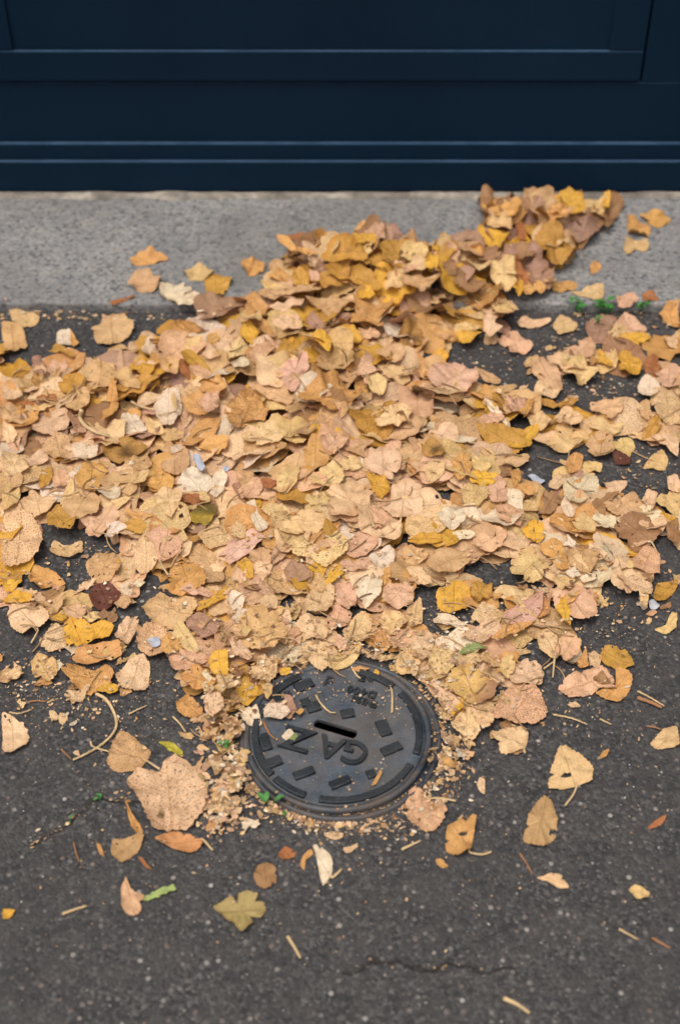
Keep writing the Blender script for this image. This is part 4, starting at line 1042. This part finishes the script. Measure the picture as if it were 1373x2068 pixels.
# ---- torn pieces of leaf in the thin parts of the drift and round the cover
for (cx, cy, sx, sy, m) in ((462, 1560, 16, 44, 26), (440, 1470, 34, 34, 34), (900, 1500, 20, 36, 24), (1000, 1390, 60, 50, 40), (110, 1395, 70, 30, 10), (640, 1260, 160, 60, 60), (1180, 1180, 90, 60, 40), (1180, 720, 90, 50, 26), (300, 1250, 90, 60, 30), (500, 1390, 40, 40, 30), (60, 1340, 50, 30, 4), (450, 1640, 30, 20, 10)):
    for _ in range(m):
        px, py = cx + rnd.standard_normal()*sx, cy + rnd.standard_normal()*sy
        if ((px - 690)/205)**2 + ((py - 1487)/168)**2 < 1: continue
        q = on_plane(px, py, 0.004); L = rnd.uniform(0.010, 0.028); a = rnd.uniform(0, 6.28)
        P = generic_outline(rnd, L)*(1 + 0.22*rnd.standard_normal(16))[:, None]; tl = rnd.standard_normal(2)*0.12; ex, ey, en = basis((tl[0], tl[1], 1.0))
        lf = make_leaf(np.array(rot(P, math.degrees(a))), (np.array([q[0], q[1], 0.0]), ex, ey, en), 0.5 + 0.5*rnd.random(), COLS[rnd.choice(list('pppktttowccb'))][0], np.array([math.cos(a), math.sin(a)]), rnd, n=18, serr=0.07, lobe=0.06)
        deposit(lf, q=60); fill.append(lf)

# ---- the leaves one can tell apart, each at its own place
traced = []
for line in LEAF_DATA.strip().splitlines():
    f = (line.split('|') + ['', '', '', ''])[:5]
    tl, key, pts = f[0].split(' ', 2); tx, ty, ts = TILE[tl]
    conv = lambda s: np.array([[tx + float(a)/ts, ty + float(b)/ts] for a, b in (q.split(',') for q in s.split())])
    pp = conv(pts)
    area = 0.5*abs(np.dot(pp[:, 0], np.roll(pp[:, 1], 1)) - np.dot(pp[:, 1], np.roll(pp[:, 0], 1)))
    traced.append(dict(px=pp, key=key, label=f[1].strip(), short=f[2].strip(), stem=conv(f[3]) if f[3].strip() else None,
                       hole=conv(f[4].strip()[1:]) if f[4].strip().startswith('h') else None, spot=conv(f[4].strip()[1:]) if f[4].strip().startswith('s') else None, area=area))
Hs = None
def blur(A, k):
    for ax in (0, 1):
        c = np.cumsum(np.pad(A, [(k + 1, k) if i == ax else (0, 0) for i in (0, 1)], mode='edge'), axis=ax)
        A = (np.take(c, range(2*k + 1, c.shape[ax]), ax) - np.take(c, range(0, c.shape[ax] - 2*k - 1), ax))/(2*k + 1)
    return A
SECOND = {'s': ('blotch', (84, 60, 40)), 'v': ('half', (92, 78, 44)), 'P': ('edge', (142, 98, 84)), 'G': ('green', (158, 168, 128))}
for it, t in enumerate(traced):
    if it % 25 == 0: Hs = blur(H, 5)
    c = t['px'].mean(0); z = 0.01
    for _ in range(12):                                   # meet the sight line with the surface of the drift
        p = on_plane(c[0], c[1], z); i = int(np.clip((p[0] - HX0)/HS, 0, HNX - 1)); j = int(np.clip((p[1] - HY0)/HS, 0, HNY - 1)); z = 0.5*z + 0.5*(float(Hs[i, j]) + 0.004)
    rr = np.random.default_rng(900 + it); up = float(np.clip((1000 - c[1])/500, 0, 1)); lone = c[1] > 1500 or float(Hs[i, j]) < 0.012
    i1, i0, j1, j0 = min(i + 5, HNX - 1), max(i - 5, 0), min(j + 5, HNY - 1), max(j - 5, 0)
    gxs = (Hs[i1, j] - Hs[i0, j])/((i1 - i0)*HS); gys = (Hs[i, j1] - Hs[i, j0])/((j1 - j0)*HS)
    if lone: gxs = gys = 0.0
    tl = rr.standard_normal(2)*(0.03 + 0.13*up)*(0.3 if lone else 1.0)
    # piled leaves lean a little towards the open side, away from the door
    nrm = np.array([-np.clip(gxs, -.35, .35)*0.6 + tl[0], -np.clip(gys, -.35, .35)*0.6 + tl[1] - 0.10*up*(not lone), 1.0]); ex, ey, en = basis(nrm)
    o = on_plane(c[0], c[1], z)
    W = on_plane(t['px'][:, 0], t['px'][:, 1], n=en, p=o); flat = np.stack([(W - o) @ ex, (W - o) @ ey], -1)
    def toflat(pxs): q = on_plane(pxs[:, 0], pxs[:, 1], n=en, p=o); return np.stack([(q - o) @ ex, (q - o) @ ey], -1)
    cc = flat - flat.mean(0); ev, evec = np.linalg.eigh(cc.T @ cc); axis = evec[:, 1]*(1 if rr.random() < 0.5 else -1)
    if t['stem'] is not None: axis = flat.mean(0) - toflat(t['stem'][:1])[0]; axis = axis/np.linalg.norm(axis)
    n = 64 if t['area'] > 3500 else 48
    lf = make_leaf(flat, (o, ex, ey, en), (0.30 + 0.25*rr.random() if lone else 0.20 + 0.42*up + 0.24*rr.random()), COLS[t['key']][0], axis, rr, n=n, vary=(0.93, 1.07), serr=0.034, lobe=0.06 if t['key'] == 'C' else 0.024,
                   holes=toflat(t['hole']) if t['hole'] is not None else (), spot=toflat(t['spot'])[0] if t['spot'] is not None else None, second=SECOND.get(t['key']))
    if o[1] > DOOR_Y - 0.12: zc = float(np.median(lf['V'][:, 2])); lf['V'][:, 2] = np.clip(lf['V'][:, 2], zc - 0.02, zc + 0.012)
    deposit(lf, q=70 if not lone else 85, gap=0.001)
    lf.update(t); lf['lone'] = lone; lf['z'] = z; lf['rr'] = rr; traced[it] = lf

# ---- loose stalks caught among the packed leaves
m = 0
while m < 170:
    px, py = rnd.uniform(0, 1373), rnd.uniform(640, 1460)
    if not in_drift(np.array([px]), np.array([py]))[0]: continue
    m += 1; q = on_plane(px, py, 0.03); a = rnd.uniform(0, 6.28); L = rnd.uniform(0.018, 0.05); bend = rnd.uniform(-0.25, 0.25)
    P = np.array([[q[0] + L*(t - .5)*math.cos(a) - bend*L*(t - .5)**2*4*math.sin(a), q[1] + L*(t - .5)*math.sin(a) + bend*L*(t - .5)**2*4*math.cos(a), 0.0] for t in np.linspace(0, 1, 6)])
    hz = hget(P[:, 0], P[:, 1]); P[:, 2] = np.interp(np.arange(6), [0, 5], [np.median(hz[:3]), np.median(hz[3:])]) + 0.002
    V, F = stem_mesh_data(P, 0.0011, 0.0007, 5); cc = np.array(lin((196, 160, 116)))*rnd.uniform(0.55, 1.05)
    fill.append(dict(V=V, F=F, C=np.tile(np.r_[cc, 0.0], (len(V), 1)), U=np.tile([0.4, 0.3, rnd.uniform(0, 50)], (len(V), 1))))

def leaf_mesh(name, parts):
    V = np.vstack([p['V'] for p in parts]); F = []; off = 0
    for p in parts: F += [tuple(i + off for i in f) for f in p['F']]; off += len(p['V'])
    me = mesh(name, V, F)
    a = me.attributes.new('Col', 'FLOAT_COLOR', 'POINT'); a.data.foreach_set('color', np.vstack([p['C'] for p in parts]).astype(np.float32).ravel())
    b = me.attributes.new('luv', 'FLOAT_VECTOR', 'POINT'); b.data.foreach_set('vector', np.vstack([p['U'] for p in parts]).astype(np.float32).ravel())
    me.materials.append(M_LEAF); return me
order = sorted(range(len(traced)), key=lambda i: (not traced[i]['label'], -traced[i]['area']))
single = set(order[:298])
# labels for the leaves without a mark of their own: their colour and their neighbours that have one
marks = [(t['px'].mean(0), t['short']) for t in traced if t['short']]
used = set(t['label'] for t in traced if t['label'])
for i in sorted(single):
    t = traced[i]
    if t['label']: continue
    c = t['px'].mean(0); near = sorted(marks, key=lambda m: np.hypot(*(m[0] - c)))
    noun = ('small ' if t['area'] < 1600 else 'broad ' if t['area'] > 4200 else '') + COLS[t['key']][1] + ' leaf'; opts = []
    for q, s in near[:3]:
        d = c - q
        if abs(d[1]) > abs(d[0])*0.8: opts.append(f"{noun} just {'below' if d[1] > 0 else 'above'} the {s}")
    opts.append(f'{noun} between the {near[0][1]} and the {near[1][1]}')
    opts += [f'{noun} beside the {near[k][1]}' for k in (0, 1)] + [f'{noun} between the {near[a][1]} and the {near[b][1]}' for a, b in ((0, 2), (1, 2), (0, 3), (1, 3))]
    pick = next((o for o in opts if o not in used and len(o.replace('-', ' ').split()) <= 16), opts[0]); used.add(pick); t['label'] = pick
rest = []
for i, t in enumerate(traced):
    if i not in single: rest.append(t); continue
    base = t['V'].mean(0); base[2] = t['V'][:, 2].min(); q = dict(t); q['V'] = t['V'] - base
    o = link('fallen_leaf', leaf_mesh('fallen_leaf', [q]), None, None, base)
    tag(o, t['label'], 'leaf', 'fallen leaves in the drift' if not t['lone'] else 'fallen leaves lying loose')
    if t['stem'] is not None:
        s = t['stem']; zz = [float(np.percentile(t['V'][:, 2], 40))] + [0.0]*(len(s) - 1)
        P = np.array([on_plane(a[0], a[1], zv + 0.001) for a, zv in zip(s, zz)])
        for k in range(1, len(P)): P[k] = on_plane(s[k][0], s[k][1], float(hget(P[k:k+1, 0], P[k:k+1, 1])[0]) + 0.0022)
        cen = t['V'].mean(0); P = np.vstack([P[0] + (cen - P[0])*0.18, P]); V, F = stem_mesh_data(smooth_line(P), 0.0012, 0.0015)
        link('stem', mesh('stem', V - base, F), M_TWIG, o)
tag(link('leaves', leaf_mesh('leaves', fill + rest), None), 'deep drift of dry fallen leaves packed between the distinct ones', 'leaf drift', kind='stuff')

# ------------------------------------------------------------------ twigs and loose stalks
TW = [('S', '545,60 600,90 640,150 660,210 655,260 620,310 560,360 480,405 415,435', .0020, 0, 'long curved pale twig sweeping across the bare asphalt'),
      ('S', '350,375 375,400 405,430', .0013, 1, 'short brown stalk at the lower end of the long curved twig'),
      ('S', '515,330 530,360 620,388', .0013, 0, 'thin pale stalk crossing the long curved twig'),
      ('S', '55,165 110,172 180,150', .0012, 0, 'thin tan stalk above the ragged peach leaf at the picture side'),
      ('S', '170,105 215,100 260,105', .0012, 1, 'thin stalk attached to a hooked leaf bit on the asphalt'),
      ('S', '730,175 780,150 835,125', .0012, 0, 'straight pale stalk between the curved twig and the drift'),
      ('S', '980,190 1020,230 1050,275', .0012, 0, 'pale stalk at the lower edge of the drift above the largest leaf'),
      ('S', '420,900 430,950 450,1010', .0011, 1, 'dark thin stalk alone on the open asphalt'),
      ('R', '660,10 760,30 850,65', .0013, 0, 'long straight stalk on asphalt below the large pale peach leaf'),
      ('R', '920,35 985,65', .0012, 0, 'short pale stalk next to the long straight one'),
      ('R', '1185,75 1230,82 1270,95', .0011, 1, 'brown stalk of the yellow-rimmed leaf at the picture side'),
      ('R', '470,790 510,850 540,905', .0012, 1, 'dark stalk pointing at the small bent pale leaf'),
      ('I', '1115,675 1200,720 1275,765', .0013, 0, 'pale stalk above a brown sliver on the asphalt'),
      ('I', '1115,715 1200,745 1260,775', .0026, 1, 'flat brown sliver on the asphalt under a pale stalk'),
      ('I', '620,440 612,510 605,590', .0015, 0, 'pale upright stalk at the drift edge beside the cream cupped leaf'),
      ('I', '550,540 605,500', .0013, 0, 'short stalk meeting the pale upright stalk'),
      ('M', '675,935 730,960 775,992', .0024, 0, 'thick pale stalk lowest in the picture on the asphalt'),
      ('M', '1130,660 1205,702', .0013, 0, 'thin pale stalk far out on the asphalt'),
      ('M', '1260,695 1330,735', .0016, 1, 'brownish stalk beside a thin pale one far out on the asphalt'),
      ('M', '270,345 345,310', .0016, 0, 'short tan stalk below the iron cover'),
      ('L', '250,600 300,582 345,568', .0016, 0, 'tan stalk alone below the curled strip leaf'),
      ('L', '1140,690 1165,730 1190,775', .0018, 0, 'short thick stalk below the decayed leaf mat'),
      ('X', '530,310 560,360 610,410 650,418', .0013, 0, 'bent pale stalk lying on the iron cover above its slot'),
      ('X', '990,415 990,300 975,250', .0014, 0, 'pale stalk lying on the far part of the iron cover'),
      ('X', '745,140 775,190 800,210', .0012, 0, 'curved stalk on the iron cover under the heart-shaped leaf'),
      ('X', '215,470 250,540 285,575', .0015, 1, 'brown stalk curling over the side rim of the iron cover'),
      ('A', '495,710 485,760 510,800 570,840 660,870', .0034, 0, 'thick pale curled stalk lying in the drift'),
      ('A', '790,660 850,690 930,710', .0020, 0, 'pale stalk in the drift beside the whitish oval leaf')]
for tl, pts, r, dark, label in TW:
    tx, ty, ts = TILE[tl]; q = np.array([[tx + float(a)/ts, ty + float(b)/ts] for a, b in (s.split(',') for s in pts.split())])
    P = []
    for a, b in q:
        z = 0.0
        for _ in range(8): p = on_plane(a, b, z); z = 0.5*z + 0.5*(float(hget(p[:1], p[1:2])[0]) + r)
        P.append(p)
    P = np.array(P); P[:, 2] = np.maximum(P[:, 2], r*0.8); L = smooth_line(P, 6); L[:, 2] += 0.0010*np.sin(np.arange(len(L))*1.3)**2
    V, F = stem_mesh_data(L, r*1.15, r*0.75, 6); o = link('leaf_stalk' if r < .0019 else 'twig', None, None, None, L.mean(0)) if False else None
    b0 = L.mean(0); name = 'twig' if r >= .0019 else 'leaf_stalk'
    o = link(name, mesh(name, V - b0, F), M_TWIG_B if dark else M_TWIG, None, b0); tag(o, label, 'twig' if r >= .0019 else 'stalk', 'loose stalks and twigs')

# ------------------------------------------------------------------ scraps
def flat_scrap(name, pts, mat, label, cat, thick=0.0006, lift=0.004):
    tx, ty, ts = TILE[pts[0]]; q = np.array([[tx + float(a)/ts, ty + float(b)/ts] for a, b in (s.split(',') for s in pts[2:].split())]); c = q.mean(0); z = 0.0
    for _ in range(10): p = on_plane(c[0], c[1], z); z = 0.5*z + 0.5*(float(hget(p[:1], p[1:2])[0]) + lift)
    W = on_plane(q[:, 0], q[:, 1], z)[:, :2]; L = spline_closed(W, 18, 0.3); b = np.array([*L.mean(0), z]); n = 18
    V = []; rr = random.Random(len(name))
    for k, (x, y) in enumerate(L): V.append((x - b[0], y - b[1], 0.0015*math.sin(k*0.9)))
    for k, (x, y) in enumerate(L): V.append(((x - b[0])*.97, (y - b[1])*.97, 0.0015*math.sin(k*0.9) + thick))
    V += [(0, 0, -0.0004), (0, 0, 0.0002 + thick)]
    F = []
    for k in range(n): m = (k + 1) % n; F += [(k, m, m + n, k + n), (k + n, m + n, 2*n + 1), (m, k, 2*n)]
    tag(link(name, mesh(name, V, F, smooth=False), mat, None, b), label, cat)
flat_scrap('paper_scrap', 'G 890,365 960,345 970,395 920,405', M_PAPER, 'bluish-white paper scrap lying on a round peach leaf', 'paper')
flat_scrap('plastic_scrap', 'I 1180,135 1215,125 1250,160 1230,180 1190,175', M_PLASTIC, 'shiny white plastic scrap on asphalt by the drift edge', 'plastic scrap', 0.0012)
flat_scrap('paper_scrap', 'D 1165,120 1200,110 1240,190 1215,215 1180,170', M_PAPER, 'pale grey paper scrap above the pale arrowhead leaf', 'paper')
flat_scrap('paper_scrap', 'F 455,240 500,235 560,275 530,290 480,270', M_PAPER, 'torn white paper scrap among bare asphalt and leaves', 'paper')
flat_scrap('paper_scrap', 'D 1340,195 1373,180 1385,205 1350,215', M_PAPER, 'tiny white paper scrap beside the pale arrowhead leaf', 'paper')

# ------------------------------------------------------------------ weeds
def weed(px, py, n, size, label, seed, mat=None):
    rr = random.Random(seed); p = on_plane(px, py, SILL_Z*0.4 if py < 700 else 0.0); W = empty('weed_sprig', p); tag(W, label, 'weed', 'green weeds in the joints')
    for k in range(n):
        a = rr.uniform(0, 6.28); l = size*rr.uniform(0.6, 1.1); el = R(rr.uniform(25, 70)); wd = l*rr.uniform(0.42, 0.6); hgt = size*rr.uniform(0.3, 1.0)
        V = []; F = []; m = 6; off = Vector((rr.uniform(-1, 1), rr.uniform(-1, 1), 0))*size*0.7
        for i in range(m + 1):
            t = i/m; w2 = wd*math.sin(math.pi*min(1, 0.08 + t*0.92))**0.8/2; x = l*t*math.cos(el*(1 - t*0.7)); z = hgt + l*t*math.sin(el)*(1 - 0.6*t)
            for s in (-1, 0, 1): V.append((x, s*w2, z + abs(s)*w2*0.35))
        for i in range(m):
            for s in (0, 1): q = i*3 + s; F.append((q, q + 1, q + 4, q + 3))
        me = mesh('leaf', V, F); me.transform(Matrix.Translation(off) @ Matrix.Rotation(a, 4, 'Z')); link('leaf', me, mat or M_WEED, W)
        P = [np.array((off.x*0.3, off.y*0.3, -0.002)), np.array((off.x*0.7, off.y*0.7, hgt*0.6)), np.array((off.x, off.y, hgt))]
        V, F = stem_mesh_data(smooth_line(P, 3), 0.0006, 0.0005, 4); link('stem', mesh('stem', V, F), mat or M_WEED, W)
for a in ((545, 1622, 4, .013, 'green weed sprig at the lower rim of the iron cover'), (578, 1655, 1, .013, 'single round green weed leaf below the iron cover'), (466, 1506, 5, .012, 'dark green weed sprig beside the iron cover side'),
          (463, 1602, 2, .009, 'tiny green weed beside the largest leaf'), (492, 1558, 2, .008, 'tiny green weed wedged at the cover rim'), (198, 1617, 3, .007, 'small green weed growing along the asphalt crack'), (140, 1655, 2, .006, 'lowest small green weed in the asphalt crack'),
          (1165, 626, 7, .017, 'green weed tuft at the slab foot beside the cream leaf'), (1218, 630, 12, .019, 'larger green weed tuft growing in the joint below the slab'), (1295, 624, 6, .014, 'green weed in the slab joint beside the rust-orange leaf'),
          (972, 612, 5, .016, 'dark green weed peeping out of the drift under the heap'), (1205, 648, 4, .012, 'small green weed on asphalt below the larger tuft')):
    weed(a[0], a[1], a[2], a[3], a[4], int(a[0]))
def sprig():
    tx, ty, ts = TILE['L']; q = [(570, 545), (610, 527), (645, 510), (682, 497)]; P = np.array([on_plane(tx + a/ts, ty + b/ts, 0.003) for a, b in q]); b = P[0]
    S = empty('green_sprig', b); tag(S, 'dried pale green sprig on asphalt attached to a pinkish leaf scrap', 'sprig')
    V, F = stem_mesh_data(smooth_line(P), .0016, .0010); link('stem', mesh('stem', V - b, F), M_SPRIG, S)
    L = smooth_line(P, 4); rr = random.Random(3)
    for k, p in enumerate(L[1:]):
        for s in (-1, 1):
            l = rr.uniform(.004, .0075); a = rr.uniform(0.5, 1.2)*s + 0.45
            V = [(0, -.0014, 0), (l*.5, -.0022, .001), (l, 0, .0006), (l*.5, .0022, .0012), (0, .0014, 0)]
            me = mesh('leaflet', V, [(0, 1, 2, 3, 4)]); me.transform(Matrix.Translation(Vector(p - b)) @ Matrix.Rotation(a, 4, 'Z')); link('leaflet', me, M_SPRIG, S)
sprig()

# ------------------------------------------------------------------ crumbs of leaf and grit
def bits(name, spots, mat, label, cat, thick):
    V = []; F = []; C = []
    rr = np.random.default_rng(5)
    for (x, y, z, s, col) in spots:
        n = int(rr.integers(5, 9)); a0 = rr.uniform(0, 6.28); o = len(V); tilt = rr.standard_normal(2)*0.25; el = rr.uniform(0.22, 0.9); ea = rr.uniform(0, 6.28)
        for k in range(n):
            a = a0 + 2*math.pi*k/n; r = s*rr.uniform(0.55, 1.3); dx, dy = r*math.cos(a), r*math.sin(a)*el
            dx, dy = dx*math.cos(ea) - dy*math.sin(ea), dx*math.sin(ea) + dy*math.cos(ea)
            V.append((x + dx, y + dy, z + abs(dx*tilt[0] + dy*tilt[1])*0.9 + s*0.12*rr.random()))
        V.append((x, y, z + s*thick)); F += [(o + k, o + (k + 1) % n, o + n) for k in range(n)]
        C += [(*col, 1.0)]*(n + 1)
    me = mesh(name, V, F, smooth=thick > 0.5); a = me.attributes.new('Col', 'FLOAT_COLOR', 'POINT'); a.data.foreach_set('color', np.array(C, np.float32).ravel())
    o = link(name, me, mat); tag(o, label, cat, kind='stuff')
rr = np.random.default_rng(77); S = []
def crumb_col():
    k = rr.choice(list('ppppkkkttttowwcb')); c = np.array(lin(COLS[k][0]))*rr.uniform(0.42, 0.95); return tuple(c)
def add_px(px, py, s, lift=0.0012, lst=None):
    z = 0.0
    for _ in range(4): p = on_plane(px, py, z); z = float(hget(p[:1], p[1:2])[0]) + lift
    (S if lst is None else lst).append((p[0], p[1], z, s, crumb_col()))
def cloud(n, cx, cy, sx, sy, s0=.0010, s1=.0038, keep=None):
    m = 0
    while m < n:
        px, py = cx + rr.standard_normal()*sx, cy + rr.standard_normal()*sy; m += 1
        if keep is not None and not keep(px, py): continue
        add_px(px, py, s0*0.6 + (s1 - s0)*rr.random()**3*(2.2 if rr.random() < 0.06 else 1))
# ring of crumbs packed against the cover frame
for _ in range(2600):
    a = rr.uniform(0, 2*math.pi); low = 0.5 - 0.5*math.sin(a)      # low = near the viewer
    r = FR_R + 0.002 + abs(rr.standard_normal())*(0.010 + 0.016*(math.cos(a + 0.9) < -0.2) + 0.012*(math.cos(a) > 0.3))
    x, y = FR_C[0] + r*math.cos(a), FR_C[1] + r*math.sin(a); S.append((x, y, float(hget(np.array([x]), np.array([y]))[0])*(r > FR_R + .004) + 0.001, .0005 + .0042*rr.random()**3, crumb_col()))
for _ in range(260):                                               # caught between lid and frame
    a = rr.uniform(0, 2*math.pi); r = rr.uniform(0.1165, 0.1215); S.append((FR_C[0] + r*math.cos(a), FR_C[1] + r*math.sin(a), 0.0022, rr.uniform(.0008, .002), crumb_col()))
for _ in range(110):                                               # on the lid
    a = rr.uniform(0, 2*math.pi); r = 0.108*math.sqrt(rr.random())
    if abs(LID_C[0] + r*math.cos(a) - SLOT[0]) < 0.03 and abs(LID_C[1] + r*math.sin(a) - SLOT[1]) < 0.016: continue
    S.append((LID_C[0] + r*math.cos(a), LID_C[1] + r*math.sin(a), LID_T + 0.0008, rr.uniform(.0007, .0022), crumb_col()))
for cx, cy, sx, sy, n in ((660, 1386, 30, 12, 40), (575, 1380, 28, 16, 60), (700, 1410, 20, 8, 25), (782, 1420, 16, 22, 40), (830, 1420, 10, 12, 12)): cloud(n, cx, cy, sx, sy, .001, .0032)
cloud(300, 466, 1590, 26, 44, .001, .0065); cloud(90, 450, 1662, 24, 16, .001, .005); cloud(240, 900, 1540, 22, 34, .001, .006); cloud(260, 120, 1420, 90, 34); cloud(200, 60, 1370, 50, 26)
cloud(160, 300, 1440, 90, 50); cloud(240, 880, 1290, 40, 40); cloud(140, 955, 1330, 30, 30); cloud(220, 1160, 700, 70, 36); cloud(160, 1215, 785, 40, 26); cloud(90, 990, 735, 60, 26); cloud(120, 150, 1125, 40, 40); cloud(160, 1290, 960, 60, 40); cloud(160, 1270, 640, 80, 16); cloud(160, 1230, 1260, 50, 50); cloud(120, 1180, 1440, 90, 50)
cloud(330, 690, 1700, 320, 90, .0006, .0026); cloud(300, 690, 1560, 420, 160, .0007, .0022, lambda x, y: y > 1460 and not (480 < x < 900 and y < 1650)); cloud(150, 690, 1850, 420, 130, .0006, .0022)
for _ in range(60):                                               # along the crack beside the largest leaf
    t = rr.random(); x = 60 + 200*t; y = 1712 - 98*min(1, t/0.72) + rr.normal(0, 7); add_px(x, y, .0006 + .003*rr.random()**3)
for _ in range(16): add_px(700 + 330*rr.random(), 1952 + rr.normal(0, 3), .0006 + .002*rr.random()**2)
for _ in range(190): add_px(rr.uniform(-60, 480), 622 + abs(rr.normal(0, 11)), .0008 + .0055*rr.random()**3)
for _ in range(900):                                               # bits among the lower, flatter part of the drift
    px, py = rr.uniform(0, 1373), rr.uniform(1080, 1480)
    if in_drift(np.array([px]), np.array([py]))[0]: add_px(px, py, rr.uniform(.001, .0042), 0.0015)
bits('leaf_litter', S, M_CRUMB, 'small crumbs of broken dry leaf strewn over asphalt and cover', 'leaf crumbs', 0.25)
G = []
for _ in range(2600):
    x, y = rr.uniform(-0.75, 0.75), rr.uniform(0.55, 2.05)
    if math.hypot(x - FR_C[0], y - FR_C[1]) < 0.13 or hget(np.array([x]), np.array([y]))[0] > 0.004: continue
    q = rr.random(); c = lin((150, 145, 140)) if q < .5 else lin((188, 182, 172)) if q < .7 else lin((150, 118, 92)) if q < .85 else lin((98, 94, 94))
    G.append((x, y, 0.0, rr.uniform(.0006, .0018)*(1.5 if rr.random() < .05 else 1), tuple(np.array(c)*rr.uniform(.8, 1.1))))
bits('grit', G, M_GRIT, 'fine pale grit scattered on the asphalt', 'grit', 0.9)
print('fillers', len(fill), 'traced', len(traced), 'maxH', H.max(), 'crumbs', len(S), len(G))
